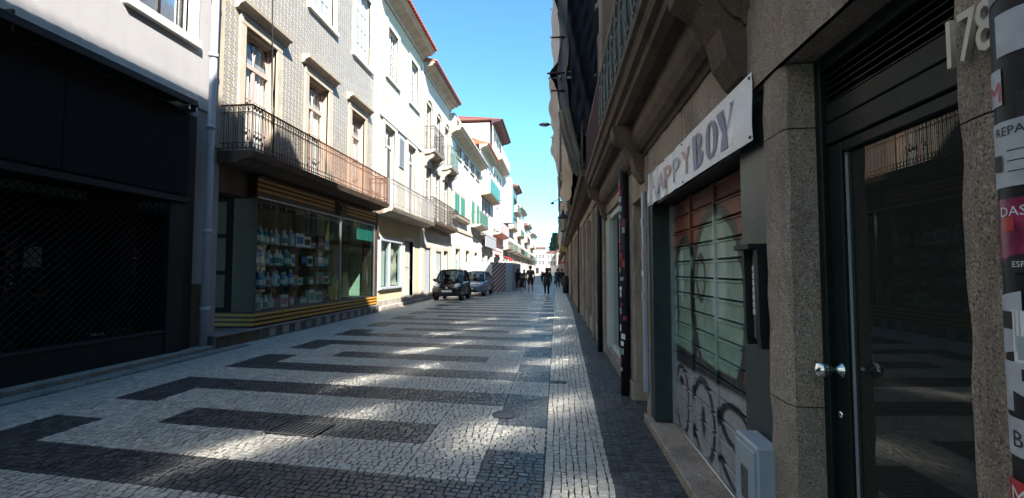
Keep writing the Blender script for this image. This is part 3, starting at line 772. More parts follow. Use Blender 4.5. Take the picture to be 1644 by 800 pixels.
# ------------------------------------------------------------------ right: granite house number 178
F = FR(XR)
g1 = thing('granite_house', 'sooty granite house with door number 178 and a graffiti covered shop shutter', 'building', (XR, 4, 0))
def block(y0, y1, z0, z1, w0=-.4, w1=0., mat=None, c=.014, name='stone_block', par=None):
    """a dressed granite block with a slightly uneven face and worn edges"""
    nu = max(2, min(8, int((y1-y0)/.06))); nv = max(2, min(16, int((z1-z0)/.06))); nd = max(2, min(6, int((w1-w0)/.07))); mb = MB()
    def wob(y, z, w): return .006*math.sin(y*23+z*17)+.005*math.sin(z*31-y*11)+.004*math.sin(w*40+z*13)
    def edge(t, a, b): return min(t-a, b-t)
    def P(u, v, w):
        y, z = y0+.003+(y1-y0-.006)*u, z0+.002+(z1-z0-.004)*v; e = wob(y, z, w)
        ed = min(edge(y, y0, y1), .03)/.03; cham = (1-ed)*c
        return F(y, z, w-cham+e*.35)
    mb.grid(lambda a, b: P(a, b, w1), nu*2, nv*2)
    def S(yb, sgn):
        def fn(a, b):
            z = z0+.002+(z1-z0-.004)*b; w = w1-c-(w1-w0-c)*a
            q = P(0 if sgn < 0 else 1, b, w1) if a == 0 else F(yb+(.003 if sgn < 0 else -.003)+sgn*wob(z, w, yb)*(.18 if a > 0 else 0)-sgn*0, z, w)
            return q
        return fn
    mb.grid(S(y0, -1), nd, nv*2); mb.grid(S(y1, 1), nd, nv*2)
    for zz in (z0+.002, z1-.002): mb.face(F(y0, zz, w0), F(y1, zz, w0), F(y1, zz, w1-c), F(y0, zz, w1-c))
    mb.fix = True
    return mb.build(name, mat or m_granite, par or g1)
jr = [(0, .9), (.9, 1.83), (1.83, 2.32)]
for a, b in jr: block(.3, 1.1, a, b)
for a, b in ((0, .98), (.98, 2.06), (2.06, 2.32)): block(1.84, 2.05, a, b, -.35, .0)
block(.3, 2.2, 2.32, 2.72, -.4, .012, c=.02)
block(.2, 2.2, 2.72, 3.0, -.4, .0)
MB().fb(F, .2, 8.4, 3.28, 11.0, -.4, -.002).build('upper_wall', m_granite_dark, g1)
MB().fb(F, .2, 8.4, 0, 11.0, -1.3, -8).build('building_body', m_void, g1)
MB().fb(F, .2, 8.4, 2.72, 3.28, -.4, -1.3).build('floor_beam', m_void, g1)
roof_tiles(g1, F, .2, 8.4, 11.0, .4, 3, .4, each=False)
# the door
dw = -.13
do = MB(); do.fb(F, 1.80, 1.838, 0.02, 2.318, dw-.1, dw+.02, .004).fb(F, 1.102, 1.14, .02, 2.318, dw-.1, dw+.02, .004)
do.fb(F, 1.14, 1.80, 2.26, 2.318, dw-.1, dw+.019, .004)
door = do.build('door_frame', m_doorgreen, g1)
lf = MB(); lf.fb(F, 1.72, 1.797, .03, 1.97, dw-.05, dw, .004).fb(F, 1.143, 1.19, .03, 1.97, dw-.05, dw, .004).fb(F, 1.19, 1.72, .03, .14, dw-.05, dw-.001, .004).fb(F, 1.19, 1.72, 1.93, 1.97, dw-.05, dw-.001, .004)
leaf = lf.build('door_leaf', m_doorgreen, g1)
MB().fb(F, 1.19, 1.72, .14, 1.93, dw-.03, dw-.022).build('door_pane', m_doorglass, leaf)
MB().fb(F, 1.716, 1.7195, .14, 1.93, dw-.022, dw-.014).build('pane_bead', m_greycab, leaf)
MB().fb(F, 1.143, 1.797, 1.975, 2.055, dw-.05, dw+.006, .004).build('transom_panel', m_doorgreen, leaf)
MB().fb(F, 1.143, 1.797, 2.06, 2.13, dw-.05, dw+.003, .004).build('transom_panel', m_doorgreen, leaf)
for i in range(5):
    z = 2.145+i*.025
    MB().prism([(0, 0), (.022, -.012), (.022, -.008), (0, .006)], lambda a, b, t: F(t, z+b, dw-.02+a), 1.143, 1.797).build('louvre_slat', m_doorgreen, leaf)
kn = MB()
prof = [(.0, 0), (.022, .004), (.03, .02), (.03, .034), (.02, .05), (.012, .056), (.012, .075), (.03, .085), (.03, .09)]
def along_w(prof, y, z, w, n=16):
    b = MB(); b.lathe(prof, 0, 0, 0, n); b.v = [F(y+x, z+yy, w-zz) for x, yy, zz in b.v]; return b
along_w(prof, 1.76, 1.14, dw+.09).build('door_knob', m_steel, leaf, True)
along_w([(.012, 0), (.014, .005), (.014, .012)], 1.76, .98, dw+.012, 12).build('lock_cylinder', m_steel, leaf, True)
along_w([(.0, 0), (.012, .003), (.016, .012), (.012, .03), (.007, .05)], 1.70, 1.15, dw-.03, 12).build('inner_knob', m_steel, leaf, True)
MB().fb(F, 1.1, 1.84, -.02, .06, -.4, .03, .01).build('door_sill', m_kerb, g1)
for i, ch in enumerate('178'):
    me = text_mesh(ch, .155, .006, bold=.001)
    yc = 1.078-.043*i; z0 = 1.955
    for v in me.vertices: p = Vector(v.co); v.co = F(yc-p.x*.62, z0+p.y, .013+p.z)
    me.materials.clear(); me.materials.append(plain('number_enamel', (.62, .55, .46), .45, .12, 30, .1) if 'number_enamel' not in MATS else MATS['number_enamel'])
    me.materials[0]; MATS.setdefault('number_enamel', me.materials[0]); link('number_digit', me, g1)
# shop front: green steel frame, shutter, banner
MB().fb(F, 2.055, 2.37, .08, 2.72, -.45, -.035, .006).build('shop_frame_post', m_darkgreen, g1)
MB().fb(F, 4.40, 4.56, .08, 2.6, -.45, -.02, .006).build('shop_frame_post', m_darkgreen, g1)
MB().fb(F, 2.37, 4.40, 2.13, 2.36, -.45, -.06, .006).build('shop_frame_head', m_black, g1)
MB().fb(F, 2.0, 4.70, -.03, .075, -.5, .03, .012).build('shop_sill', m_granite, g1)
MB().fb(F, 2.3, 4.5, .0, 2.6, -.5, -.55).build('shop_void', m_void, g1)
def graffiti():
    g = G('graffiti_paint'); v = g.xyz(g.coord()); n = g.noise(9, detail=3); n2 = g.noise(2.2, detail=4)
    y = g.math('ADD', v[1], g.math('MULTIPLY', g.math('SUBTRACT', n2, .5), .07)); z = g.math('ADD', v[2], g.math('MULTIPLY', g.math('SUBTRACT', g.noise(2.6, detail=3, out=0), .5), .05))
    def ell(cy_, cz, ry, rz):
        a = g.math('POWER', g.math('DIVIDE', g.math('SUBTRACT', y, cy_), ry), 2); b = g.math('POWER', g.math('DIVIDE', g.math('SUBTRACT', z, cz), rz), 2)
        return g.math('SQRT', g.math('ADD', a, b))
    def inside(d, e=.03): return g.ramp(d, 1+e, 1-e)
    def ring(d, t=.07): return g.ramp(g.math('ABSOLUTE', g.math('SUBTRACT', d, 1)), t, t*.6)
    brown = g.mix(g.ramp(n, .3, .7), (.17, .042, .022), (.26, .07, .036)); green = g.mix(g.ramp(n, .3, .7), (.16, .26, .20), (.25, .36, .29))
    grey = g.mix(g.ramp(n, .3, .7), (.27, .27, .28), (.36, .36, .37)); blk = (.02, .022, .024)
    c = brown
    A = ell(3.30, 1.28, .52, .66); B = ell(4.05, 1.12, .42, .66); D = ell(2.50, 1.2, .2, .72)
    for d in (B, A, D):
        c = g.mix(inside(d), c, green); c = g.mix(ring(d, .085), c, blk)
    c = g.mix(g.math('MULTIPLY', inside(ell(3.25, 1.5, .16, .4), .2), .55), c, (.55, .6, .58))
    c = g.mix(g.math('MULTIPLY', inside(ell(4.15, 1.45, .06, .25), .2), .6), c, (.6, .63, .62))
    c = g.mix(ring(ell(3.62, 1.45, .1, .16), .25), c, blk)
    c = g.mix(inside(ell(4.3, 1.3, .035, .4), .3), c, blk); c = g.mix(inside(ell(3.8, .95, .04, .3), .3), c, blk)
    low = g.ramp(g.math('ADD', z, g.math('MULTIPLY', g.math('SUBTRACT', y, 3.4), .05)), .72, .68)
    c = g.mix(g.ramp(g.math('ABSOLUTE', g.math('SUBTRACT', z, .74)), .09, .07), c, blk)
    c = g.mix(low, c, grey)
    S1 = ell(3.0, .50, .24, .13); S2 = ell(3.0, .24, .24, .13)
    left = g.ramp(y, 3.0, 3.04); right = g.ramp(y, 3.0, 2.96)
    lw = low
    for m in (g.math('MULTIPLY', ring(S1, .22), g.math('MAXIMUM', left, g.ramp(z, .5, .53))), g.math('MULTIPLY', ring(S2, .22), g.math('MAXIMUM', right, g.ramp(z, .26, .23))),
              ring(ell(3.62, .36, .24, .30), .14), inside(ell(3.62, .36, .05, .12), .3), ring(ell(4.2, .36, .2, .29), .12), inside(ell(4.22, .52, .07, .035), .3)):
        c = g.mix(g.math('MULTIPLY', m, lw), c, blk)
    c = g.mix(g.math('MULTIPLY', g.ramp(g.noise(22, detail=5), .62, .68), .18), c, (.42, .43, .42))
    c = g.mix(g.math('MULTIPLY', g.ramp(g.noise(1.4, g.comb(0, g.math('MULTIPLY', v[1], 14), v[2]), 5), .55, .7), .3), c, (.05, .045, .04))
    return g.set(c, .5, .0, .4)
m_graf = graffiti()
sh = thing('roller_shutter', 'slatted roller shutter covered in green and brown graffiti under the banner', 'shutter', (1.1, 3.4, .08))
sw = -.22; nsl = 15; zb, zt = .09, 2.13
for i in range(nsl):
    z0 = zb+(zt-zb)*i/nsl; z1 = zb+(zt-zb)*(i+1)/nsl
    pr = [(-.03, z0), (-.004, z0), (.002, z0+.006), (0, z0+.012), (0, z1-.030), (.010, z1-.025), (.010, z1-.016), (-.002, z1-.011), (-.03, z1-.011)]
    MB().prism(pr, lambda a, b, t: F(t, b, sw+a), 2.36, 4.41).build('slat', m_graf, sh)
MB().fb(F, 2.36, 4.41, zb, zt, sw-.05, sw-.032).build('gap_shade_sheet', m_void, sh)  # near-black sheet added so the slat gaps read as shadow lines
for yy in (2.72, 3.28, 3.84): MB().fb(F, yy-.014, yy+.014, zb, zt, sw-.01, sw+.018, .004).build('vertical_bar', m_graf, sh)
MB().fb(F, 4.37, 4.40, zb, zt, sw-.02, sw+.04, .004).build('guide_rail', m_alu, sh)
MB().fb(F, 2.37, 4.40, .076, .1, sw-.03, sw+.03, .004).build('bottom_rail', m_alu, sh)
bn = thing('banner', 'white plastic shop banner with faded red and blue lettering above the shutter', 'banner', (XR, 3.2, 2.05))
def bw(y, z): return .022+.008*math.sin(y*19+z*6)*max(0, (y-3.0))+.005*math.sin(y*43)*max(0, y-3.1)+.003*math.sin(z*20+y*3)
by0, by1 = 2.075, 4.36
def bz(y, b): t = (y-by0)/(by1-by0); return (2.085+.03*t)+(.31-.02*t)*b
MB().grid(lambda a, b: F(by0+(by1-by0)*a, bz(by0+(by1-by0)*a, b), bw(by0+(by1-by0)*a, b*.3)), 90, 6).build('banner_sheet', plain('banner_vinyl', (.60, .60, .65), .32, .1, 3, .15, 12), bn, True)
def banner_text(s, y_right, width, h, zb_, col, name, fade=0):
    me = text_mesh(s, 1.0, 0, bold=.015); xs = [v.co.x for v in me.vertices]; ys = [v.co.y for v in me.vertices]; x0, x1, q0, q1 = min(xs), max(xs), min(ys), max(ys)
    bm = bmesh.new(); bm.from_mesh(me)
    bmesh.ops.triangulate(bm, faces=bm.faces)
    for v in bm.verts:
        u = (v.co.x-x0)/(x1-x0); y = y_right-width*u; z = zb_+(v.co.y-q0)/(q1-q0)*h; v.co = F(y, z+.03*(y-by0)/(by1-by0), bw(y, (z-2.08))+.004)
    bm.to_mesh(me); bm.free(); me.materials.clear(); me.materials.append(col); return link(name, me, bn)
m_navy = plain('faded_navy_ink', (.055, .065, .20), .4, .4, 5, 0); m_fred = plain('faded_red_ink', (.42, .14, .17), .4, .5, 9, 0); m_fblue = plain('faded_violet_ink', (.26, .25, .38), .4, .5, 9, 0)
def half_ring(cx, cz, rx, rz, ix, iz, a0, a1, n=12):
    t = np.linspace(a0, a1, n); return [(cx+rx*math.cos(q), cz+rz*math.sin(q)) for q in t]+[(cx+ix*math.cos(q), cz+iz*math.sin(q)) for q in t[::-1]]
H_ = math.pi/2
GLY = {'B': [[(-.05, 0), (.32, 0), (.32, 1), (-.05, 1), (-.05, .93), (.04, .93), (.04, .07), (-.05, .07)], half_ring(.37, .745, .38, .255, .10, .15, -H_, H_), half_ring(.37, .26, .45, .26, .13, .15, -H_, H_)],
       'O': [half_ring(.40, .5, .42, .5, .13, .40, H_, 3*H_), half_ring(.46, .5, .42, .5, .13, .40, -H_, H_)],
       'Y': [[(-.08, 1), (-.08, .94), (-.02, .94), (.26, .42), (.26, 0), (.16, 0), (.16, -.0), (.62, 0), (.52, .06), (.52, .42), (.30, .94), (.36, 1)], [(.55, .45), (.82, .94), (.75, 1), (.96, 1), (.90, .94), (.60, .45)]]}
def banner_glyph(ch, y_left, width, h, zb_, col):
    mb = MB()
    def place(u, v):
        y = y_left-width*u; z = zb_+v*h; return F(y, z+.03*(y-by0)/(by1-by0), bw(y, z-2.08)+.004)
    for poly in GLY[ch]:
        bm = bmesh.new(); bm.faces.new([bm.verts.new((u, v, 0)) for u, v in poly]); bmesh.ops.triangulate(bm, faces=bm.faces)
        bm.verts.index_update(); b0 = len(mb.v)
        mb.v += [place(v.co.x, v.co.y) for v in bm.verts]; mb.f += [tuple(b0+v.index for v in f.verts) for f in bm.faces]; bm.free()
    return mb.build('lettering', col, bn)
for ch, yl in (('B', 2.93), ('O', 2.70), ('Y', 2.49)): banner_glyph(ch, yl, .215, .215, 2.125, m_navy)
for i, (ch, m) in enumerate((('H', m_fred), ('A', m_fblue), ('P', m_fred), ('P', m_fblue), ('Y', m_fred))):
    banner_text(ch, 4.20-i*.25, .2, .17, 2.14, m, 'lettering')
for y in (2.1, 3.2, 4.33):
    for b in (.06, .94): along_w([(.0, 0), (.008, .002), (.008, .006)], y, bz(y, b), bw(y, b*.3)+.006, 8).build('eyelet_screw', m_iron, bn)
# stone above the banner, moulded cornice and balcony
block(2.2, 3.3, 2.36, 2.66, -.4, .0); block(3.3, 4.5, 2.36, 2.66, -.4, .002)
cor = MB(); pr = [(-.3, 2.66), (.015, 2.66), (.03, 2.69), (.06, 2.70), (.10, 2.74), (.13, 2.80), (.14, 2.86), (.12, 2.90), (.12, 2.98), (-.3, 2.98)]
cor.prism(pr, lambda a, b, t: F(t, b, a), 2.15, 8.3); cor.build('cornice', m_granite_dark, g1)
bal = MB(); pr = [(-.3, 2.985), (.2, 2.985), (.26, 3.02), (.27, 3.07), (.31, 3.09), (.33, 3.16), (.36, 3.18), (.36, 3.25), (-.3, 3.25)]
bal.prism(pr, lambda a, b, t: F(t, b, a), 1.75, 8.3); bb = bal.build('balcony', m_granite_dark, g1)
railing(bb, F, 1.8, 5.55, 3.25, 4.0, .33, plain('worn_green_iron', (.05, .075, .068), .5, .4, 10, .2), .3, 'rings', False, sub=True)
mr = railing(bb, F, 5.6, 8.25, 3.25, 3.98, .33, m_maroon, .09, 'bars', False, sub=True)
MB().fb(F, 5.6, 8.25, 3.3, 3.86, .29, .305).build('railing_board', m_maroon, mr)
cb = MB(); pr = [(0, 2.40), (.03, 2.42), (.09, 2.52), (.12, 2.66), (.2, 2.78), (.3, 2.86), (.32, 2.98), (0, 2.98)]
for yy in (2.17, 4.62, 8.1): cbm = MB(); cbm.prism(pr, lambda a, b, t: F(t, b, a), yy, yy+.2); cbm.build('corbel', m_granite_dark, g1)
# pier, doorway, pier
block(4.56, 4.70, 0, 1.2); block(4.56, 4.70, 1.2, 2.3); block(4.5, 5.7, 2.28, 2.66, -.4, .004)
block(5.38, 5.72, 0, .22, -.4, .025); block(5.38, 5.70, .22, 1.25); block(5.38, 5.70, 1.25, 2.28)
dd = MB().fb(F, 4.7, 5.38, 0, 2.28, -.38, -.34).build('side_door', m_brown, g1)
for z in (.2, 1.2): MB().fb(F, 4.78, 5.30, z, z+.85, -.345, -.325, .01).build('door_panel', m_brown, dd)
stb = MB().fb(F, 4.58, 4.66, .3, 2.3, .0, .035, .005).build('cable_duct', m_greycab, g1)
for z, m, h in ((1.95, m_greycab, .08), (1.62, m_pinkish, .07), (1.45, m_paper, .05), (1.2, m_greycab, .09)): MB().fb(F, 4.575, 4.665, z, z+h, .03, .04).build('sticker', m, stb)
# second shop: glass and pale painted panels
block(5.70, 8.35, 2.5, 2.98, -.4, .0, name='stone_lintel')
m_pale = plain('pale_green_grey_paint', (.42, .45, .40), .55, .1, 3, .1, 40, dirt=.3)
sp = MB(); sp.fb(F, 5.72, 8.3, -.02, .18, -.4, .01, .01); sp.build('shop_plinth', m_kerb, g1)
f2 = MB(); f2.fb(F, 5.75, 5.82, .18, 2.5, -.15, -.04, .005).fb(F, 7.9, 8.0, .18, 2.5, -.15, -.02, .005).fb(F, 5.82, 7.9, 2.4, 2.5, -.15, -.04, .005).fb(F, 5.82, 7.9, .18, .24, -.15, -.04, .005)
f2 = f2.build('shop_window_frame', m_pale, g1)
MB().fb(F, 5.82, 6.7, .24, 2.4, -.10, -.09).build('shop_pane', m_shopmirror, f2); MB().fb(F, 6.74, 7.9, .24, 2.4, -.10, -.09).build('shop_pane', m_shopmirror, f2)
MB().fb(F, 6.7, 6.74, .24, 2.4, -.13, -.06).build('mullion', m_iron, f2)
MB().tube([F(6.62, .95, -.03), F(6.62, 1.75, -.03)], .014, 8).build('door_pull', m_black, f2)
MB().fb(F, 5.75, 8.0, .1, 2.5, -.9, -.95).build('shop_back_wall', m_void, g1)
MB().fb(F, 8.0, 8.38, .0, 2.5, -.2, -.01, .01).build('painted_panel', m_pale, g1)
# things fixed to the front
t = thing('intercom_box', 'black hooded metal intercom box on the green shop frame post', 'intercom', (XR, 2.15, 1.15))
ib = MB(); ib.prism([(0, 1.16), (.05, 1.16), (.055, 1.22), (.06, 1.60), (0, 1.60)], lambda a, b, y: F(y, b, a-.036), 2.06, 2.10); ib.build('side_plate', m_black, t)
ib = MB(); ib.prism([(0, 1.16), (.05, 1.16), (.055, 1.22), (.06, 1.60), (0, 1.60)], lambda a, b, y: F(y, b, a-.036), 2.20, 2.225); ib.build('side_plate', m_black, t)
MB().fb(F, 2.06, 2.225, 1.595, 1.62, -.036, .06, .004).build('hood', m_black, t)
MB().fb(F, 2.10, 2.20, 1.17, 1.595, -.036, -.02).build('back_plate', m_black, t)
pn = MB().fb(F, 2.12, 2.19, 1.19, 1.57, -.025, -.008, .003).build('name_panel', m_alu, t)
for i in range(7): MB().fb(F, 2.13, 2.18, 1.30+i*.033, 1.325+i*.033, -.012, -.003).build('name_strip', m_paper, pn)
t = thing('meter_cabinet', 'small grey metal meter cabinet standing against the green post', 'cabinet', (XR, 2.07, 0))
MB().fb(F, 2.0, 2.23, .0, .76, -.03, .07, .008).build('cabinet_box', m_greycab, t)
MB().fb(F, 2.015, 2.215, .03, .735, .07, .078, .004).build('cabinet_door', m_greycab, t)
MB().fb(F, 2.08, 2.15, .50, .64, .078, .0795).build('faded_label', plain('grimy_label', (.1, .1, .1), .7, .9, 60, 0), t)
# pipes with stickers
_lift = [0]
def sticker(par, cx, cy_, r, a0, a1, z0, z1, mat, text=None, tm=None, size=.03, tz=.5, skew=0):
    _lift[0] += 1; r = r+.00006*(_lift[0] % 60)
    mb = MB(); mb.grid(lambda a, b: (cx+(r+.0012)*math.cos(a0+(a1-a0)*a), cy_+(r+.0012)*math.sin(a0+(a1-a0)*a), z0+(z1-z0)*b+skew*(a-.5)), 10, 1)
    o = mb.build('sticker', mat, par, True)
    if text:
        me = text_mesh(text, size, 0); bm = bmesh.new(); bm.from_mesh(me); bmesh.ops.triangulate(bm, faces=bm.faces)
        am = (a0+a1)/2; zc = z0+(z1-z0)*tz
        for v in bm.verts:
            an = am-v.co.x/r*-1; v.co = (cx+(r+.0022)*math.cos(an), cy_+(r+.0022)*math.sin(an), zc+v.co.y+skew*(an-am)/(a1-a0))
        bm.to_mesh(me); bm.free(); me.materials.clear(); me.materials.append(tm); link('lettering', me, o)
    return o
pc = (.842, .845); pr_ = .063
t = thing('drainpipe', 'thick black drainpipe plastered with stickers beside the number 178', 'drainpipe', (pc[0], pc[1], 0))
MB().tube([(pc[0], pc[1], z) for z in (0, 1, 2, 3.0)], pr_, 28).build('pipe', m_black, t, True)
for z in (.15, 2.75): MB().lathe([(pr_, 0), (pr_+.008, .01), (pr_+.008, .06), (pr_, .07)], pc[0], pc[1], z, 24).build('pipe_collar', m_black, t, True)
m_ink = plain('black_ink', (.015, .015, .017), .6, .1, 5, 0); m_redst = plain('red_sticker', (.5, .035, .035), .4, .15, 9, 0); m_mag = plain('magenta_print', (.30, .03, .09), .35, .9, 14, 0)
m_mint = plain('mint_sticker', (.33, .42, .41), .5, .12, 9, 0); m_whst = plain('worn_white_sticker', (.46, .46, .49), .55, .25, 14, .05); m_whred = plain('white_ink', (.7, .7, .7), .5, .05, 4, 0)
A = lambda d: R(d)      # angle round the pipe: 180 faces the street, 225 the camera
S = lambda a0, a1, z0, z1, m, *k, **kw: sticker(t, pc[0], pc[1], pr_, A(a0-28), A(a1-18), z0-.04, z1-.04, m, *k, **kw)
S(175, 245, 2.10, 2.145, m_whst, 'ARTOUT', m_ink, .034, .25, skew=.012)
S(178, 212, 2.02, 2.085, plain('engraved_sticker', (.3, .3, .3), .6, .9, 60, 0), skew=.015)
S(196, 246, 1.915, 1.99, m_whst, None); S(170, 192, 1.83, 1.895, m_whst, 'M', m_redst, .05, .1)
S(222, 250, 1.80, 1.845, m_ink, 'P', m_whred, .055, .1)
S(172, 260, 1.685, 1.80, m_whst, 'REPARA', m_ink, .022, .78)
for i in range(3): S(205, 255, 1.71+i*.018, 1.712+i*.018, m_ink)
S(172, 262, 1.555, 1.665, m_mag, 'DAS 85', m_whred, .024, .72); S(174, 262, 1.545, 1.562, m_ink, 'ESPAN', m_whred, .014, .1)
S(166, 205, 1.40, 1.50, m_whst, skew=.012); S(200, 262, 1.33, 1.47, m_paper, skew=-.01); S(168, 212, 1.30, 1.385, m_whst); S(170, 240, 1.225, 1.29, m_whst, 'BZ', m_ink, .04, .25)
S(206, 232, 1.39, 1.43, m_greycab); S(210, 222, 1.355, 1.375, m_ink); S(172, 190, 1.44, 1.47, m_ink); S(238, 262, 1.235, 1.275, m_mint)
r4 = random.Random(11)
for i in range(26):      # small worn stickers and torn scraps
    a_ = r4.uniform(162, 245); z_ = r4.uniform(.25, 2.55); S(a_, a_+r4.uniform(8, 30), z_, z_+r4.uniform(.015, .05), r4.choice((m_whst, m_greycab, m_redst, m_mint, m_ink, m_paper)), skew=r4.uniform(-.012, .012))
rs = S(165, 220, 1.10, 1.185, m_redst, 'M', m_whred, .045, .5); S(172, 205, 1.132, 1.137, m_whred)
S(165, 265, 1.02, 1.075, m_greycab); S(160, 200, .80, .99, m_whst); S(205, 265, .80, 1.0, m_whst)
S(180, 262, .90, .985, m_mint, 'RG', m_ink, .03, .6); S(181, 262, .845, .895, m_mint, 'RGB', m_ink, .02, .3)
p2c = (.835, 5.62)
t2 = thing('drainpipe', 'black drainpipe with many small stickers between two shop windows', 'drainpipe', (p2c[0], p2c[1], 0))
MB().tube([(p2c[0], p2c[1], z) for z in (0, 1.3, 2.95)], .06, 18).build('pipe', m_black, t2, True)
mats_ = [m_whst, m_paper, m_redst, m_mint, m_greycab, m_mag]
for i in range(24):
    z = .3+i*.097+rnd.uniform(-.02, .02); a = rnd.uniform(165, 240)
    sticker(t2, p2c[0], p2c[1], .06, A(a), A(a+rnd.uniform(25, 60)), z, z+rnd.uniform(.03, .085), rnd.choice(mats_), skew=rnd.uniform(-.012, .012))

# ------------------------------------------------------------------ generic townhouse for the rest of the street
def house(label, F, X, y0, y1, h, wall, trim=None, floors=(), ov=.5, gf=None, gfh=3.6, balc=(), roof=True, soff=None, rise=1.6, name='townhouse', group=None, depth=9, winmat=None, pane=None, each=False, roofmat=None):
    """floors: (z0, z1, [(u0,u1)...], dict) ; gf: [(u0,u1,z0,z1,kind)] ; balc: (u0,u1,z,dict)"""
    trim = trim or m_trimw; b = thing(name, label, 'building', F((y0+y1)/2, 0, 0), group)
    ops = [(u0, u1, z0, z1) for z0, z1, us, kw in floors for u0, u1 in us]+[g_[:4] for g_ in (gf or [])]
    wall_mb(F, y0, y1, 0, h, ops, .28).build('wall', wall, b)
    body(b, F, y0, y1, h, -.3, depth, wall)
    for z0, z1, us, kw in floors:
        kw = dict(kw); arch = kw.pop('arch', False); hood = kw.pop('hood', 0); sill = kw.pop('sill', True); shut = kw.pop('shutter', None)
        for u0, u1 in us:
            surround(b, F, u0, u1, z0, z1, kw.get('t', .15), .04, trim, sill, hood)
            k2 = {k: v for k, v in kw.items() if k != 't'}
            window(b, F, u0, u1, z0, z1, -.12, **{**dict(nu=2, nv=3, fm=winmat or m_white, gm=pane or m_pane, fr=.07, bar=.035), **k2})
            if arch:
                r = (u1-u0)/2; m = MB(); um = (u0+u1)/2
                pts = [(um-r*1.3*math.cos(t), z1-.02+r*.9*math.sin(t)) for t in np.linspace(0, math.pi, 13)]+[(um+r*math.cos(t), z1-.02+r*.65*math.sin(t)) for t in np.linspace(0, math.pi, 13)]
                m.prism(pts, lambda a, c, t: F(a, c, t), -.02, .09); m.build('arched_moulding', trim, b)
            if shut:
                for s0, s1 in ((u0-.02, (u0+u1)/2-.01), ((u0+u1)/2+.01, u1+.02)):
                    so = MB().fb(F, s0, s1, z0, z1, -.05, .03, .01).build('window_shutter', shut, b)
                    lm = MB()
                    for zz in np.arange(z0+.1, z1-.1, .11): lm.fb(F, s0+.06, s1-.06, zz, zz+.06, .028, .045)
                    lm.build('louvre_slats', shut, so)
    for g_ in (gf or []):
        u0, u1, z0, z1, kind = g_
        if kind == 'shop':
            window(b, F, u0, u1, z0, z1, -.1, 2, 1, m_alu, m_shopmirror, .06, name='shop_window')
        elif kind == 'door':
            d = MB(); d.fb(F, u0, u1, z0, z1, -.2, -.15); dd_ = d.build('door', rnd.choice((m_brown, m_greycab, m_darkgreen, m_pale)), b)
            for k in range(2): MB().fb(F, u0+.1, u1-.1, z0+.2+k*(z1-z0)*.48, z0+.1+(k+.95)*(z1-z0)*.46, -.152, -.13, .01).build('door_panel', dd_.data.materials[0], dd_)
            MB().fb(F, u1-.13, u1-.09, z0+.95, z0+1.1, -.13, -.09).build('door_handle', m_steel, dd_)
        elif kind == 'dark': MB().fb(F, u0, u1, z0, z1, -.27, -.25).build('dark_doorway', m_void, b)
        elif kind == 'board': MB().fb(F, u0, u1, z0, z1, -.1, -.04, .01).build('shutter_board', m_greycab, b)
        surround(b, F, u0, u1, z0, z1, .14, .03, trim, z0 > .4, name='door_surround')
    for u0, u1, z, kw in balc: balcony(b, F, u0, u1, z, **kw)
    MB().fb(F, y0, y1, gfh, gfh+.2, -.02, .07, .01).build('string_course', trim, b)
    MB().fb(F, y0, y1, 0, .35, -.02, .04, .01).build('plinth', m_granite_pale, b)
    for yy in (y0, y1-.3): MB().fb(F, yy+.005, yy+.295, .35, h-.3, -.02, .045, .01).build('corner_pilaster', trim, b)
    if roof: eave(b, F, y0, y1, h+.35, ov, soff, .5); roof_tiles(b, F, y0, y1, h+.35, ov+.06, 4.5, rise, roofmat, each=each)
    return b
F = FL(XL)
m_ytile = None
def yellow_tiles():
    g = G('pale_yellow_tiles'); v = g.xyz(g.coord()); bt = g.n('ShaderNodeTexBrick'); bt.offset = 0
    g.put(bt.inputs['Vector'], g.comb(v[1], v[2], 0)); bt.inputs['Scale'].default_value = 1; bt.inputs['Brick Width'].default_value = .16; bt.inputs['Row Height'].default_value = .16
    bt.inputs['Mortar Size'].default_value = .006; bt.inputs['Color1'].default_value = (.50, .46, .33, 1); bt.inputs['Color2'].default_value = (.55, .52, .41, 1); bt.inputs['Mortar'].default_value = (.33, .3, .22, 1)
    c = g.mix(g.math('MULTIPLY', g.ramp(g.noise(1.1, detail=6), .5, .75), .4), bt.outputs[0], (.4, .36, .25)); g.bump(bt.outputs['Fac'], -.3, .01); return g.set(c, .4)
m_ytile = yellow_tiles()
b3 = house('pale yellow tiled townhouse with a white iron balcony and deep red tiled eave', F, XL, 16.1, 22.0, 12.4, m_ytile, m_trimw,
    [(9.4, 11.45, [(17.2, 18.3), (20.05, 21.15)], dict(nu=4, nv=5, t=.22)), (3.95, 7.35, [(16.95, 18.1), (19.75, 20.9)], dict(nu=2, nv=2, fan=.75, t=.22, sill=False))], .62,
    [(16.55, 18.9, .85, 2.7, 'shopx'), (19.45, 20.65, .15, 2.85, 'door')], 7.5, [(15.95, 21.7, 3.85, dict(d=.75, h=1.05, mat=m_ironw, slab=m_soffit, step=.13, style='ornate'))], each=True)
o = wall_mb(F, 16.4, 21.7, .0, 3.6, [(16.55, 18.9, .85, 2.7), (19.45, 20.65, .15, 2.85)], .2)
o.v = [(x+.012, y, z) for x, y, z in o.v]; o.build('cream_ground_floor', m_cream, b3)
dwn = MB(); dwn.fb(F, 16.5, 18.95, 2.66, 2.78, -.1, .1, .008).fb(F, 16.5, 18.95, .78, .87, -.1, .14, .008).fb(F, 16.5, 16.58, .87, 2.66, -.1, .09, .006).fb(F, 18.87, 18.95, .87, 2.66, -.1, .09, .006).fb(F, 17.5, 17.57, .87, 2.66, -.1, .085, .006)
dwn = dwn.build('display_window', m_greycab, b3)
m_paperwrap = plain('crumpled_paper', (.42, .38, .30), .8, .4, 2.2, 1.0, 4)
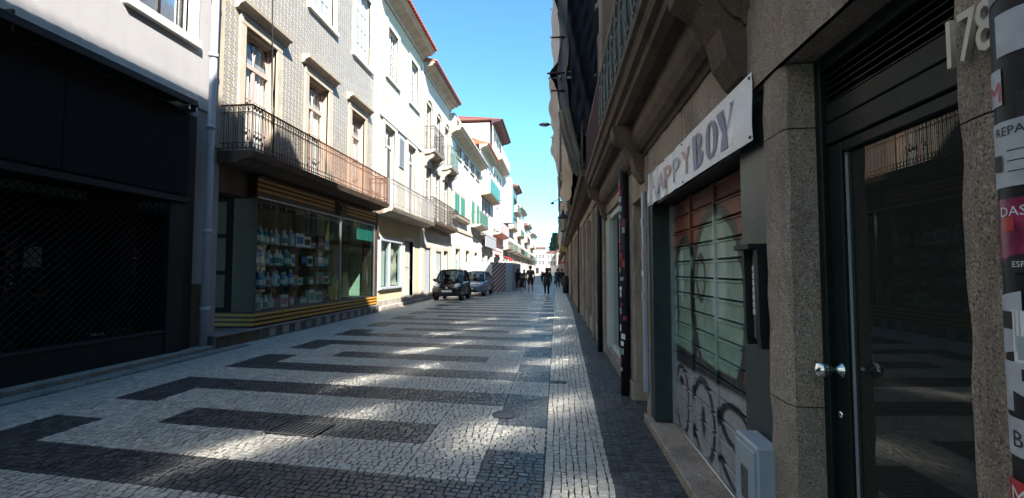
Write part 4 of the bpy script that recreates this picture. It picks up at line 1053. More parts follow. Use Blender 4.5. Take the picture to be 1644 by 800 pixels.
for a, b_ in ((16.58, 17.5), (17.57, 18.87)): MB().fb(F, a, b_, .87, 2.66, .02, .028).build('display_pane', m_glass, dwn)
MB().grid(lambda a, b_: F(17.55+1.3*a, .9+1.76*b_, -.12+.06*math.sin(a*9+b_*5)+.05*math.sin(b_*13-a*4)), 16, 16).build('paper_lining', m_paperwrap, dwn)
MB().fb(F, 16.6, 17.5, .9, 2.65, -.16, -.14).build('white_lining', m_white, dwn)
for zz in np.arange(6.05, 7.35, .1): MB().prism([(0, 0), (.05, -.03), (.05, -.015), (0, .06)], lambda a, c, t: F(t, zz+c, a), 18.62, 19.2).build('louvre_slat', m_greycab, b3)
MB().fb(F, 18.58, 19.24, 6.0, 7.42, -.02, .02).build('louvre_frame', m_greycab, b3)
for yy in (16.4, 18.4, 20.4): MB().fb(F, yy, yy+1.95, 0.0, .14, -.1, .18, .01).build('kerb_stone', m_granite_pale, b3)
b4 = house('narrow white townhouse with arched windows and two small bracketed balconies', F, XL, 22.0, 28.0, 11.9, m_whiteold, m_trim,
    [(7.9, 10.3, [(22.6, 23.5), (24.6, 25.4), (26.5, 27.4)], dict(nu=2, nv=4, arch=True, sill=False, fr=.06)), (4.15, 7.0, [(22.6, 23.6), (24.5, 25.5), (26.4, 27.4)], dict(nu=2, nv=4, sill=False, fan=.6))], .6,
    [(22.5, 23.6, .15, 2.7, 'board'), (24.7, 25.9, .15, 2.6, 'board'), (26.4, 27.5, .15, 2.7, 'door')], 3.5,
    [(22.2, 24.2, 7.75, dict(d=.6, h=1.2, mat=m_iron, style='scroll', step=.2, brackets=2)), (25.9, 27.9, 7.75, dict(d=.6, h=1.2, mat=m_irong, style='scroll', step=.2, brackets=2)),
     (22.05, 27.7, 4.05, dict(d=.6, h=1.2, mat=m_iron, style='scroll', step=.2, slab=m_granite_dark))], soff=m_soffit)
MB().fb(F, 22.05, 28.0, 12.14, 12.26, .55, .70, .01).build('gutter', m_maroon, b4)
MB().fb(F, 22.2, 28.0, 12.3, 13.2, -.6, -.5).build('roof_parapet', plain('pale_green_glazing', (.42, .50, .42), .3, .1, 3, 0), b4)
b5 = house('wide white house with a heavy stone cornice, green shutters and rusticated arches', F, XL, 28.0, 39.4, 10.4, m_white, m_trim,
    [(9.35, 10.15, [(29.8+2.5*i, 31.2+2.5*i) for i in range(4)], dict(nu=2, nv=1)), (5.4, 6.75, [(29.3, 30.7), (31.2, 32.6)], dict(shutter=m_green)), (5.3, 7.1, [(35.3, 36.5), (37.6, 38.8)], dict(shutter=m_green))], .75,
    [(29.6, 31.0, .2, 3.0, 'dark'), (33.0, 34.4, .2, 3.0, 'door'), (36.6, 38.0, .2, 3.0, 'dark')], 4.2,
    [(34.9, 39.2, 5.2, dict(d=.8, h=1.05, mat=m_irong, style='ornate', step=.16)), (28.6, 33.2, 5.15, dict(d=.35, h=.12, mat=m_iron))], roof=False)
eave(b5, F, 28.0, 39.4, 10.9, .8, m_soffit, .7, 'cornice'); MB().fb(F, 28, 39.4, 10.9, 11.7, -.3, .3).build('parapet', m_whiteold, b5)
for i in range(8): MB().fb(F, 28.5+i*1.35, 29.2+i*1.35, 11.1, 11.5, .28, .312).build('parapet_panel', m_granite_dark, b5)
for i in range(9):
    for yy in (28.5, 31.5, 34.9, 38.4):
        MB().fb(F, yy, yy+.75, .4+i*.4, .77+i*.4, -.02, .07, .02).build('rusticated_block', m_trimw, b5)
for yy in (30.3, 37.3): MB().fb(F, yy-.3, yy+.3, 1.2, 2.3, -.2, -.1, .01).build('green_hatch', m_green, b5)
b6 = house('white four storey house with teal balcony panels above tall windows', F, XL, 39.4, 47.0, 12.6, m_white, m_trimw,
    [(8.9, 11.6, [(40.2, 41.2), (42.6, 43.6), (45, 46)], dict(nv=3)), (5.1, 8.0, [(40.0, 41.2), (42.0, 43.2), (44, 45.2)], dict(nv=4))], .7,
    [(40.2, 42.2, .2, 3, 'shop'), (43.5, 45.9, .2, 3, 'dark')], 3.6, [(39.6, 46.6, 8.6, dict(d=.9, h=.2, slab=m_cream)), (39.6, 46.6, 4.7, dict(d=.5, h=.15, slab=m_trim))], soff=m_trim)
MB().fb(F, 39.65, 46.55, 8.65, 9.95, .84, .9).build('balcony_panel', m_teal, b6); MB().fb(F, 39.6, 39.66, 8.65, 9.95, .0, .88).build('balcony_end_panel', m_white, b6)
MB().fb(F, 39.65, 46.55, 3.7, 4.9, .44, .5).build('balcony_panel', m_greycab, b6)
b7 = house('tall white house with exposed side wall and projecting red tiled roof', F, XL, 47.0, 56.0, 17.4, m_white, m_trimw,
    [(14.3, 16.8, [(48, 49.2), (50.5, 51.7), (53, 54.2)], dict(nv=3)), (10.2, 12.6, [(48, 49.2), (50.5, 51.7), (53, 54.2)], dict(nv=3)), (6.2, 8.8, [(48, 49.2), (50.5, 51.7), (53, 54.2)], dict(nv=3))], 1.0,
    [(48, 50, .2, 3, 'shop'), (52, 54, .2, 3, 'dark')], 3.8, [(47.2, 55.6, 13.6, dict(d=1.0, h=.15, slab=m_trim)), (47.2, 55.6, 5.6, dict(d=.9, h=.15, slab=m_trim))], soff=m_maroon, rise=.45)
MB().fb(F, 47.25, 55.5, 13.65, 14.9, .92, .98).build('balcony_panel', m_pinkish, b7); MB().fb(F, 47.25, 55.5, 5.65, 6.8, .84, .9).build('balcony_panel', m_pinkish, b7)
MB().box(XL-4.2, XL-3.2, 46.93, 46.99, 15.2, 16.8).build('side_shutter', m_greycab, b7)
MB().box(XL-3.6, XL-1.6, 50, 52, 17.9, 19).build('dormer', m_whiteold, b7)
# further houses
hs = [(56, 63, 13.5, m_blueish, .3, 'pale blue clad house with a flat front and green glazed bay'), (63, 70, 11.8, m_white, .6, 'white house with a deep dark eave and one iron balcony'),
      (70, 77, 14.6, m_white, .9, 'tall white house under a jutting maroon eave'), (77, 85, 12.2, m_cream, .8, 'cream house with two iron balconies and a dark eave'),
      (85, 94, 12.8, m_white, .7, 'white house with grey stone trim and a shallow roof'), (94, 104, 10.8, m_whiteold, .6, 'greyish white low house with a wide brown eave'),
      (104, 116, 12.0, m_wallgrey, .6, 'grey rendered house with white trim far down the street'), (116, 130, 11.0, m_cream, .6, 'cream rendered house far down the street'), (130, 148, 12.0, m_white, .6, 'white house near the far end of the street')]
for i, (a, b_, h, m, ov, lab) in enumerate(hs):
    n = 3; us = [(a+.8+(b_-a-1.2)*k/n, a+.8+(b_-a-1.2)*k/n+1.15) for k in range(n)]
    fl = [(z, z+2.2, us, dict(nv=2)) for z in np.arange(4.5, h-2.6, 3.3)]
    bc = [(a+.2, b_-.3, float(fl[k % len(fl)][0])-.1, dict(d=.8, h=.95, mat=(m_iron, m_irong, m_ironw)[(i+k) % 3], step=.25)) for k in range(0, len(fl), 1 if i % 2 else 2)]
    o = house(lab, F, XL, a, b_, h, m, m_trimw if i % 2 else m_trim, fl, ov, [(a+.8, a+2.6, .2, 3, 'dark'), (b_-3, b_-1.2, .2, 3, 'shop')], 3.7, bc, soff=m_maroon if i in (1, 2, 5) else m_soffit)
    if i == 0: MB().fb(F, 58, 62, 8.0, 12.8, 0, .9).build('glazed_bay', m_teal, o); MB().fb(F, 56.3, 58, 7.6, 13.4, 0, 1.1).build('clad_bay', m_blueish, o)
# closing houses across the far end
fe = [(-16, -9, 175, 9.4, m_cream, 'yellowish house closing the far end of the street'), (-9, -4.2, 182, 10.2, m_white, 'white house with dark windows closing the far end'), (-4.2, .2, 190, 8.8, m_whiteold, 'narrow grey house closing the far end'), (.2, 4.5, 186, 9.2, m_pinkish, 'pinkish house closing the far end of the street'), (4.5, 12, 178, 9.4, m_wallgrey, 'grey house closing the far end behind the shops')]
for x0, x1, yy, h, m, lab in fe:
    Fe = lambda u, v, w, yy=yy: (u, yy-w, v)
    n = 3; us = [(x0+.5+(x1-x0-.6)*k/n, x0+.5+(x1-x0-.6)*k/n+.9) for k in range(n)]
    house(lab, Fe, 0, x0, x1, h, m, m_trim, [(z, z+1.7, us, dict(nv=2)) for z in (3.9, 6.4)], .4, [(x0+.6, x0+2, .2, 2.8, 'dark')], 3.4, rise=.8, roofmat=m_tileroofdark)
house('pale weathered house closing the opposite end of the street', lambda u, v, w: (u, -46+w, v), 0, -14, 8, 12, m_whiteold, m_trim, [(4.4, 6.6, [(-12+3*i, -10.8+3*i) for i in range(6)], {}), (7.8, 10, [(-12+3*i, -10.8+3*i) for i in range(6)], {})], .4, [(-9, -6, .2, 3, 'shop'), (-4, -1, .2, 3, 'dark')])

# ------------------------------------------------------------------ right side of the street
F = FR(XR)
r0 = thing('townhouse', 'tall dark granite townhouse beside the number 178 drainpipe', 'building', (XR, -10, 0))
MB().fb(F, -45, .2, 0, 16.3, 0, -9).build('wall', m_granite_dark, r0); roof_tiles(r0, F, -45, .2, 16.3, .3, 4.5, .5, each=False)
gfk = ['door', 'shop', 'dark', 'shop', 'door', 'dark']
rs_ = [(8.4, 16, 10.2, m_whiteold, 'house wrapped in scaffolding with a tan tarpaulin'), (16, 23, 9.4, m_granite_dark, 'dark granite house with iron balconies beyond the scaffolding'), (23, 31, 9.6, m_cream, 'cream house with stone piers beside the lantern'),
       (31, 40, 9.2, m_whiteold, 'grey house behind the maroon awning'), (40, 52, 9.6, m_granite_dark, 'dark stone house past the maroon awning'), (52, 66, 9.2, m_cream, 'cream house far along the shaded side'),
       (66, 84, 9.6, m_wallgrey, 'grey house far along the shaded side'), (84, 106, 9.4, m_whiteold, 'weathered white house far along the shaded side'), (106, 135, 9.6, m_cream, 'long cream house at the shaded far end')]
for i, (a, b_, h, m, lab) in enumerate(rs_):
    L = b_-a; n = 4
    gf = [(a+.35+(L-.5)*k/n, a+.35+(L-.5)*k/n+(L-.5)/n*.72, .12, 2.75, gfk[(i+k) % 6]) for k in range(n)]
    us = [(a+.7+(L-1)*k/3, a+.7+(L-1)*k/3+1.1) for k in range(3)]
    o = house(lab, F, XR, a, b_, h, m, m_granite if i < 4 else m_trim, [(3.7, 6.1, us, dict(nv=3, sill=False)), (6.9, 8.8, us, dict(nv=2))], .35, gf, 2.95,
          [(a+.2, b_-.2, 3.45, dict(d=.42, h=.95, mat=(m_iron, m_maroon, m_irong)[i % 3], slab=m_granite_dark, step=.12 if i < 4 else .25))], rise=.5)
    for k in range(n): MB().fb(F, a+.35+(L-.5)*(k+.72)/n+.15, a+.35+(L-.5)*(k+1)/n-.15, 0, 2.9, .0, .1, .02).build('stone_pier', m_granite, o)
    if i < 5: MB().tube([F(a+.15, 0, .09), F(a+.15, 3.2, .09)], .05, 10).build('downpipe', m_black, o, True)
# ------------------------------------------------------------------ scaffolding and its sheets
sc_ = thing('scaffolding', 'steel scaffolding wrapped in a black net and pale sheets over the shaded pavement', 'scaffolding', (.5, 12, 3.3))
def pole(a, b, r=.024): MB().tube([a, b], r, 8).build('scaffold_pole', m_alu, sc_, True)
for x in (.1, .82):
    for y in (9.3, 11.4, 13.5, 15.6): pole((x, y, 3.55), (x, y, 10.8))
for z in (5.5, 7.5, 9.5):
    for x in (.1, .82): pole((x, 9.1, z), (x, 15.9, z), .02)
    for y in (9.3, 11.4, 13.5, 15.6): pole((-.15, y, z+.05), (.86, y, z+.05), .02)
    for k in range(3): MB().box(.15, .8, 9.4+k*2.1, 11.35+k*2.1, z+.06, z+.1).build('scaffold_board', m_brownlt, sc_)
for y in (9.3, 15.6): MB().tube([(.1, y, 4.2), (.9, y, 3.35)], .024, 8).build('bracket_pole', m_alu, sc_, True)
def foldy(a, b, k=1): return .05*k*math.sin(a*9+b*2.1)+.035*k*math.sin(a*17+b*5)+.02*k*math.sin(a*31-b*9)
def lerp_t(tab, q):
    for (a0, b0), (a1, b1) in zip(tab, tab[1:]):
        if q <= a1: f = max(0, (q-a0)/(a1-a0)); f = f*f*(3-2*f); return b0+(b1-b0)*f
    return tab[-1][1]
def netz(a, b):
    lo = 4.0+.55*(1-a)**2+1.1*max(0, a-.45); return lo+(11.2-lo)*b
MB().grid(lambda a, b: (.29+.76*a+.04*math.sin(b*14+a*3), 9.15+1.7*foldy(a, b*6), netz(a, b)), 30, 40).build('black_net', m_net, sc_, True)
EDGE = [(4.2, 0.17), (4.63, 0.1), (5.23, 0.02), (5.35, -0.03), (5.6, -0.13), (5.9, 0.04), (6.36, 0.11), (6.9, 0.05), (7.6, -0.08), (8.2, 0.07), (9.2, -0.05), (11, 0.09)]
def side(a, b):
    z = 4.25+6.9*b; y = 9.2+6.6*a
    return (lerp_t(EDGE, z)*(1+.2*math.sin(a*7+b*3))+.02*math.sin(a*31+b*9)+.03*math.sin(a*13), y, z)
MB().grid(side, 30, 90).build('pale_sheet', m_tarpwhite, sc_, True)
def inner(a, b):   # grey weathered strip between the pale sheet and the net
    z = 4.45+6.7*b; return (lerp_t(EDGE, z)*.3+.06+.20*a, 9.22+.04*math.sin(b*30+a*4), z)
MB().grid(inner, 4, 50).build('grey_sheet', plain('grey_mesh_sheet', (.22, .19, .17), .8, .3, 5, .4, 40), sc_, True)
TL = [(0, (.05, 4.75)), (.35, (.13, 4.2)), (.7, (.25, 3.8)), (1, (.34, 3.44))]; TR = [(0, (.28, 4.8)), (.35, (.42, 4.25)), (.7, (.56, 3.75)), (1, (.54, 3.5))]
def tan(a, b):
    L_ = [lerp_t([(t_, q[i]) for t_, q in TL], b) for i in (0, 1)]; R_ = [lerp_t([(t_, q[i]) for t_, q in TR], b) for i in (0, 1)]
    return (L_[0]+(R_[0]-L_[0])*a, 9.08+.35*a*b+.05*math.sin(a*16-b*3)+.025*math.sin(a*33+b*6), L_[1]+(R_[1]-L_[1])*a+.03*math.sin(a*9))
MB().grid(tan, 30, 22).build('tan_tarpaulin', m_tarptan, sc_, True)
def tan2(a, b):    # the tarpaulin's run along the scaffold
    return (.05+.03*math.sin(a*17)+.30*b+.05*math.sin(b*5+a*9), 9.15+6.3*a, 4.75-1.2*b**.9-.1*math.sin(a*math.pi*3)**2)
MB().grid(tan2, 30, 10).build('tan_tarpaulin', m_tarptan, sc_, True)
for z, x in ((5.6, -.17), (5.23, -.09), (6.36, -.08), (7.6, -.15), (9.2, -.13)): MB().tube([(x, 9.17, z), (.2, 9.17, z)], .02, 8).build('scaffold_pole', m_maroon, sc_, True)
def net2(a, b): return (.86-.62*math.sin(min(1, b*1.15)*math.pi*.5)*(.6+.4*a)-.05*math.sin(b*9), 16.2+.8*a+.1*math.sin(b*11), 3.1+3.2*b)
MB().grid(net2, 12, 20).build('black_net', m_net, sc_, True)

# ------------------------------------------------------------------ small street things
t = local_thing('drain_grate', 'black slotted iron drain grate set in a dark band of the paving', 'drain grate', (-2.42, 4.12, 0), R(-6))
lbuild(MB().box(-.24, .24, -.15, .15, -.02, .007), 'grate_pit', m_void, t)
fr = MB(); fr.box(-.26, .26, -.17, -.14, -.02, .016, .004).box(-.26, .26, .14, .17, -.02, .016, .004).box(-.26, -.235, -.14, .14, -.02, .0155, .004).box(.235, .26, -.14, .14, -.02, .0155, .004)
lbuild(fr, 'grate_frame', m_iron, t); bar = MB().box(-.012, .012, -.14, .14, -.01, .0145, .003).mesh('grate_bar', MATS.get('grate_iron') or plain('grate_iron', (.07, .07, .075), .5, .3, 14, .3))
for i in range(9): c = link('grate_bar', bar, t, True); c.location = (-.2+i*.05, 0, 0)
t = local_thing('manhole_cover', 'round iron manhole cover where dark and white paving meet', 'manhole cover', (-.55, 4.72, 0))
lbuild(MB().lathe([(.125, -.02), (.125, .005), (.115, .006), (.112, .002), (.1, .002), (.095, .005), (.02, .005), (.0, .005)], 0, 0, 0, 28), 'cover', plain('worn_iron', (.045, .045, .05), .5, .3, 14, .3), t)
t = local_thing('valve_cover', 'small rectangular iron valve cover in the white paving strip', 'valve cover', (.02, 6.15, 0))
lbuild(MB().box(-.11, .11, -.06, .06, -.02, .009, .004), 'cover', MATS['worn_iron'], t); lbuild(MB().box(-.02, .02, -.01, .01, .009, .012), 'lift_slot', m_void, t)
t = local_thing('litter_bin', 'black round litter bin against the shaded shop fronts', 'litter bin', (.66, 30.6, 0))
lbuild(MB().lathe([(.2, 0), (.23, .04), (.25, .9), (.235, .92), (.22, .86)], 0, 0, 0, 18), 'bin_body', m_black, t, True); lbuild(MB().lathe([(.25, .92), (.26, .95), (.2, 1.1), (.05, 1.16)], 0, 0, 0, 18), 'bin_hood', m_black, t, True)
# lamps on the right-hand wall
t = thing('street_lamp', 'flat headed street lamp on a long arm reaching past the tarpaulin', 'street lamp', (XR, 21, 8.3))
MB().tube([(.95, 21, 8.1), (.3, 21, 8.35), (-.3, 21, 8.42)], .028, 8).build('lamp_arm', m_iron, t, True)
hm = MB(); hm.lathe([(.0, -.05), (.5, -.04), (.62, 0), (.5, .05), (.2, .09), (0, .1)], 0, 0, 0, 20); hm.v = [(-.52+x*.45, 21+y*.28, 8.42+z) for x, y, z in hm.v]; hm.build('lamp_head', m_iron, t, True)
hm = MB(); hm.lathe([(0, 0), (.4, .0), (.38, -.02), (0, -.03)], 0, 0, 0, 16); hm.v = [(-.52+x*.45, 21+y*.28, 8.37+z) for x, y, z in hm.v]; hm.build('lamp_lens', m_greycab, t, True)
t = thing('wall_lamp', 'thin curved lamp arm with a small drooping head on the shaded wall', 'street lamp', (XR, 23, 5))
MB().tube([(.92, 23, 5.0), (.5, 23, 5.18), (.1, 23, 5.15), (-.17, 23, 5.02)], .022, 8).build('lamp_arm', m_iron, t, True)
MB().lathe([(.02, .1), (.05, .06), (.11, 0), (.1, -.03), (.0, -.03)], -.18, 23, 4.95, 12).build('lamp_head', m_iron, t, True)
t = thing('wall_lantern', 'old iron lantern hanging from a scrolled wall bracket', 'lantern', (XR, 19.5, 3.2))
lx, ly = .3, 19.5
MB().tube([(.92, ly, 4.35), (.6, ly, 4.42), (lx, ly, 4.3), (lx, ly, 4.12)], .02, 8).build('bracket', m_iron, t, True)
MB().tube([(.62+.22*math.cos(a)*(1-a/14), ly, 4.18+.2*math.sin(a)*(1-a/14)) for a in np.linspace(0, 9, 24)], .014, 6).build('bracket_scroll', m_iron, t, True)
fr = MB(); fr.lathe([(.03, .95), (.06, .86), (.05, .8), (.24, .62), (.25, .58)], lx, ly, 3.2, 6)
fr.lathe([(.02, -.06), (.05, -.02), (.14, .0), (.14, .03)], lx, ly, 3.2, 6)
for k in range(6):
    a = k*math.pi/3; fr.tube([(lx+.14*math.cos(a), ly+.14*math.sin(a), 3.22), (lx+.235*math.cos(a), ly+.235*math.sin(a), 3.8)], .012, 5)
fr.build('lantern_frame', m_iron, t); MB().lathe([(.13, .03), (.225, .6)], lx, ly, 3.2, 6).build('lantern_glass', glass('lantern_glass', (.75, .78, .75)), t)
t = thing('scroll_sign', 'yellow scrolled hanging sign on the shaded wall near the maroon awning', 'sign', (XR, 33, 3))
MB().tube([(.9, 33, 3.6), (.45, 33, 3.65)], .02, 6).build('sign_bracket', m_iron, t)
sg = MB(); sg.tube([(.62+.2*math.cos(a)*(1-a/20), 33, 3.2+.32*math.sin(a)*(1-a/20)) for a in np.linspace(0, 8, 26)], .03, 6); sg.build('sign_scroll', m_yel, t, True)
MB().box(.48, .78, 32.98, 33.02, 2.9, 3.5, .01).build('sign_plate', plain('dull_yellow', (.5, .32, .05), .6, .3, 8, .1), t)
t = thing('shop_awning', 'maroon fabric awning over a shop on the shaded side', 'awning', (XR, 38, 2))
aw = MB(); pr = [(0, 3.0), (.25, 2.92), (.5, 2.68), (.68, 2.35), (.72, 2.1), (.7, 2.1), (.66, 2.33), (.48, 2.64), (.24, 2.88), (0, 2.95)]
aw.prism(pr, lambda a, b, y: F(y, b, a), 37, 39.6); aw.build('awning_canopy', m_redcloth, t); MB().fb(F, 36.995, 37.02, 2.1, 2.2, 0, .71).build('awning_valance', m_red, t)
t = thing('shop_awning', 'bright red flat awning beyond the grey hoarding', 'awning', (XL, 55, 2.6))
FLm = FL(XL); aw = MB(); aw.prism([(0, 3.4), (1.6, 2.95), (1.6, 2.65), (1.56, 2.65), (1.55, 2.9), (0, 3.35)], lambda a, b, y: FLm(y, b, a), 49, 53); aw.build('awning_canopy', m_red, t)
MB().tube([FLm(49, 2.7, 1.57), FLm(53, 2.7, 1.57)], .03, 6).build('awning_bar', m_red, t)
# hoarding round the works
t = thing('hoarding', 'white and grey site hoarding with red diagonal stripes on one panel', 'hoarding', (-5, 33, 0))
def panel(a, b, m, z=2.1, name='hoarding_panel', th=.04):
    a, b = Vector((*a, 0)), Vector((*b, 0)); d = (b-a).normalized(); n = Vector((-d.y, d.x, 0))*th; mb = MB()
    mb.prism([(0, 0), ((b-a).length, 0), ((b-a).length, z), (0, z)], lambda u, v, w: a+d*u+n*w+Vector((0, 0, v)), 0, 1); return mb.build(name, m, t)
def hoard_stripes():
    g = G('red_white_stripes'); v = g.xyz(g.coord()); d = g.math('FRACT', g.math('MULTIPLY', g.math('SUBTRACT', g.math('ADD', g.math('MULTIPLY', v[1], .36), g.math('MULTIPLY', v[0], .36)), v[2]), 3.4))
    c = g.mix(g.ramp(d, .47, .53), (.72, .70, .68), (.26, .045, .05)); return g.set(c, .5)
m_str = hoard_stripes()
for i in range(2): panel((-6.65+i*1.1, 31), (-6.65+(i+1)*1.1-.02, 31), m_white)
for i in range(2): panel((-4.45+i*.385, 31.02+i*1.0), (-4.45+(i+1)*.385-.01, 31.0+(i+1)*1.0), m_str)
m_hg = plain('hoarding_shade_grey', (.50, .53, .58), .6, .08, 3, .05); panel((-3.67, 33.02), (-3.3, 33.5), m_hg); panel((-3.29, 33.52), (-3.2, 40.4), m_hg); panel((-3.2, 40.42), (-6.7, 40.4), m_greycab)  # blue-grey colour holds the shade on these hoarding panels
for i in range(3): MB().tube([(-4.5+i*.385, 31.1+i*1.0, 0), (-4.5+i*.385, 31.1+i*1.0, 2.15)], .03, 6).build('hoarding_post', m_alu, t)
# conifer far beyond the end of the street
t = local_thing('conifer_tree', 'tall dark layered conifer rising behind the far end houses', 'tree', (-.4, 215, 0))
lbuild(MB().tube([(0, 0, 0), (.1, 0, 8), (0, 0, 19.5)], [.5, .35, .06], 8), 'trunk', m_brown, t, True)
cr = MB(); rr = random.Random(3)
for k in range(15):
    z = 7+k*.86; L = 4.2*(1-(k/16)**1.5)+.4
    for j in range(9):
        a = j*2*math.pi/9+k*.7+rr.uniform(-.25, .25); l = L*rr.uniform(.7, 1.1)
        for q in range(16):
            s_ = rr.uniform(.2, 1)*l; px, py, pz = math.cos(a)*s_, math.sin(a)*s_, z-.12*s_+rr.uniform(-.45, .45); w = rr.uniform(.35, .8); b_ = a+rr.uniform(-1, 1)
            cr.face((px-w*math.sin(b_), py+w*math.cos(b_), pz), (px+w*math.cos(b_)*1.3, py+w*math.sin(b_)*1.3, pz+rr.uniform(.2, .7)), (px+w*math.sin(b_), py-w*math.cos(b_), pz-rr.uniform(.1, .6)))
lbuild(cr, 'crown', plain('conifer_foliage', (.045, .075, .05), .8, .4, 3, 0), t)

# ------------------------------------------------------------------ cars
def car(name, label, loc, rz, st, paint, gh, wheels, wr, hl, plate_z, kind):
    """st: stations (y, z_low, z_belt, half width); front at y=0, rear at +y. gh: greenhouse outline (y, z) with half widths"""
    t = local_thing(name, label, 'car', loc, rz)
    mb = MB(); n = 9
    secs = []
    for y, zl, zb, hw in st:
        q = []
        for k in range(n):
            f = k/(n-1); z = zl+(zb-zl)*f
            bulge = 1-.05*(1-min(1, f*2.2))**2-.06*max(0, f-.5)/.5
            q.append((hw*bulge, z))
        secs.append((y, q))
    for y, q in secs: mb.v += [(x, y, z) for x, z in q]+[(-x, y, z) for x, z in reversed(q)]
    W_ = 2*n
    for i in range(len(secs)-1):
        for k in range(W_): mb.f.append((i*W_+k, i*W_+(k+1) % W_, (i+1)*W_+(k+1) % W_, (i+1)*W_+k))
    mb.f.append(tuple(range(W_))); mb.f.append(tuple(range((len(secs)-1)*W_, len(secs)*W_))); mb.fix = True
    bo = lbuild(mb, 'body', paint, t, True)
    bo.modifiers.new('soft', 'SUBSURF').levels = 1; bo.modifiers['soft'].render_levels = 1
    # greenhouse: windscreen, roof, rear window, sides
    P = gh     # list of (y, z, hw): base front, top front, top rear, base rear
    (ya, za, wa), (yb, zb_, wb), (yc, zc, wc), (yd, zd, wd) = P
    roof = MB(); roof.grid(lambda a, b: ((a*2-1)*(wb+(wc-wb)*b), yb+(yc-yb)*b, zb_+(zc-zb_)*b+.035*math.sin(math.pi*a)+.03*math.sin(math.pi*b)), 8, 6)
    roof.grid(lambda a, b: ((a*2-1)*(wb+(wc-wb)*b), yb+(yc-yb)*b, zb_-.04), 1, 1)
    lbuild(roof, 'roof', paint, t, True)
    for w_h, y_h, z_h in ((wb, yb, zb_), (wc, yc, zc)): lbuild(MB().tube([((q*2-1)*(w_h+.012), y_h, z_h-.005+.035*math.sin(math.pi*q)) for q in np.linspace(0, 1, 9)], .045, 8), 'roof_header', paint, t, True)
    for s in (-1, 1):
        for sy in ((yb+yc)/2,) if kind == 'smart' else ((yb+yc)/2-.3, yc):
            se = MB().box(s*.34-.23, s*.34+.23, sy, sy+.14, .4, 1.08, .05).box(s*.34-.13, s*.34+.13, sy+.02, sy+.12, 1.1, 1.3, .04); lbuild(se, 'seat', m_black, t)
    lbuild(MB().box(-wa*.92, wa*.92, ya+.08, ya+.45, za-.2, za+.03, .04), 'dashboard', m_black, t)
    sw_ = MB(); sw_.tube([(.34+.17*math.cos(q), ya+.5-.05*math.sin(q), za+.03+.16*math.sin(q)) for q in np.linspace(0, 2*math.pi, 17)], .016, 6); lbuild(sw_, 'steering_wheel', m_black, t)
    m_cg = MATS.get('car_glass') or glass('car_glass', (.2, .25, .29), 0, 1.5, .04)
    ws = MB(); ws.grid(lambda a, b: ((a*2-1)*(wa+(wb-wa)*b)*.97, ya+(yb-ya)*b-.06*math.sin(math.pi*a), za+(zb_-za)*b), 10, 4); lbuild(ws, 'windscreen', m_cg, t, True)
    rw = MB(); rw.grid(lambda a, b: ((a*2-1)*(wd+(wc-wd)*b)*.97, yd+(yc-yd)*b, zd+(zc-zd)*b), 6, 3); lbuild(rw, 'rear_window', m_cg, t, True)
    for s in (-1, 1):
        sd = MB(); nn = 8
        sd.grid(lambda a, b: (s*((wa+(wd-wa)*a)*(1-b)+(wb+(wc-wb)*a)*b), (ya+(yd-ya)*a)*(1-b)+(yb+(yc-yb)*a)*b, (za+(zd-za)*a)*(1-b)+(zb_+(zc-zb_)*a)*b), nn, 2)
        lbuild(sd, 'side_window', m_cg, t, True)
        pl_ = MB(); e = .012
        for (p0, p1, r_) in (((ya, za, wa), (yb, zb_, wb), .035), ((yd, zd, wd), (yc, zc, wc), .05), ((yb, zb_, wb), (yc, zc, wc), .03)):
            pl_.tube([(s*(p0[2]+e), p0[0], p0[1]), (s*(p1[2]+e), p1[0], p1[1])], r_, 6)
        ym = (ya+yd)/2+.12; yt = (yb+yc)/2+.1
        pl_.tube([(s*((wa+wd)/2+e), ym, (za+zd)/2), (s*((wb+wc)/2+e), yt, (zb_+zc)/2)], .03, 6); lbuild(pl_, 'window_pillar', paint, t)
        mi = MB(); mi.lathe([(0, -.07), (.07, -.05), (.085, 0), (.06, .06), (0, .08)], 0, 0, 0, 10); mi.v = [(s*(wa+.12)+x*1.1, ya+.28+y*.6, za+.1+z) for x, y, z in mi.v]; lbuild(mi, 'door_mirror', m_black if kind == 'smart' else paint, t, True)
        lb = MB(); hy, hz, hx, hr, hh = hl; lb.lathe([(.0, -.06), (.8, -.05), (1, 0), (.8, .04), (0, .06)], 0, 0, 0, 16); lb.v = [(s*hx+x*hr, hy+z*.6+abs(x*hr)*.35*(1 if s*x > 0 else -.3), hz+y*hh+x*s*.03) for x, y, z in lb.v]
        lbuild(lb, 'headlight', MATS.get('headlight_glass') or G('headlight_glass').set((.8, .82, .84), .12, .2), t, True)
        dh = MB().box(s*(st[len(st)//2][3]*.985)-.015, s*(st[len(st)//2][3]*.985)+.015, ym+.05, ym+.2, za-.16, za-.13, .006); lbuild(dh, 'door_handle', paint, t)
        for wy in wheels:
            wx = s*(st[len(st)//2][3]-.125)
            lbuild(MB().tube([(s*(st[len(st)//2][3]-.035), wy+(wr+.05)*math.cos(q), wr+(wr+.05)*math.sin(q)) for q in np.linspace(-.25, math.pi+.25, 15)], .055, 8), 'wheel_arch', paint, t, True)
            wl_ = MB(); wl_.lathe([(wr*.55, -.09), (wr*.93, -.09), (wr, -.06), (wr, .06), (wr*.93, .09), (wr*.55, .09)], 0, 0, 0, 22); wl_.v = [(wx+z, wy+x, wr+y) for x, y, z in wl_.v]
            w_ = lbuild(wl_, 'wheel', MATS.get('tyre_rubber') or plain('tyre_rubber', (.018, .018, .018), .85, .2, 20, .2), t, True)
            rm = MB(); rm.lathe([(0, .055), (wr*.16, .06), (wr*.2, .04), (wr*.55, .05), (wr*.62, .075), (wr*.64, .07), (wr*.6, .02), (0, .02)], 0, 0, 0, 22); rm.v = [(wx+s*(z+.022), wy+x, wr+y) for x, y, z in rm.v]
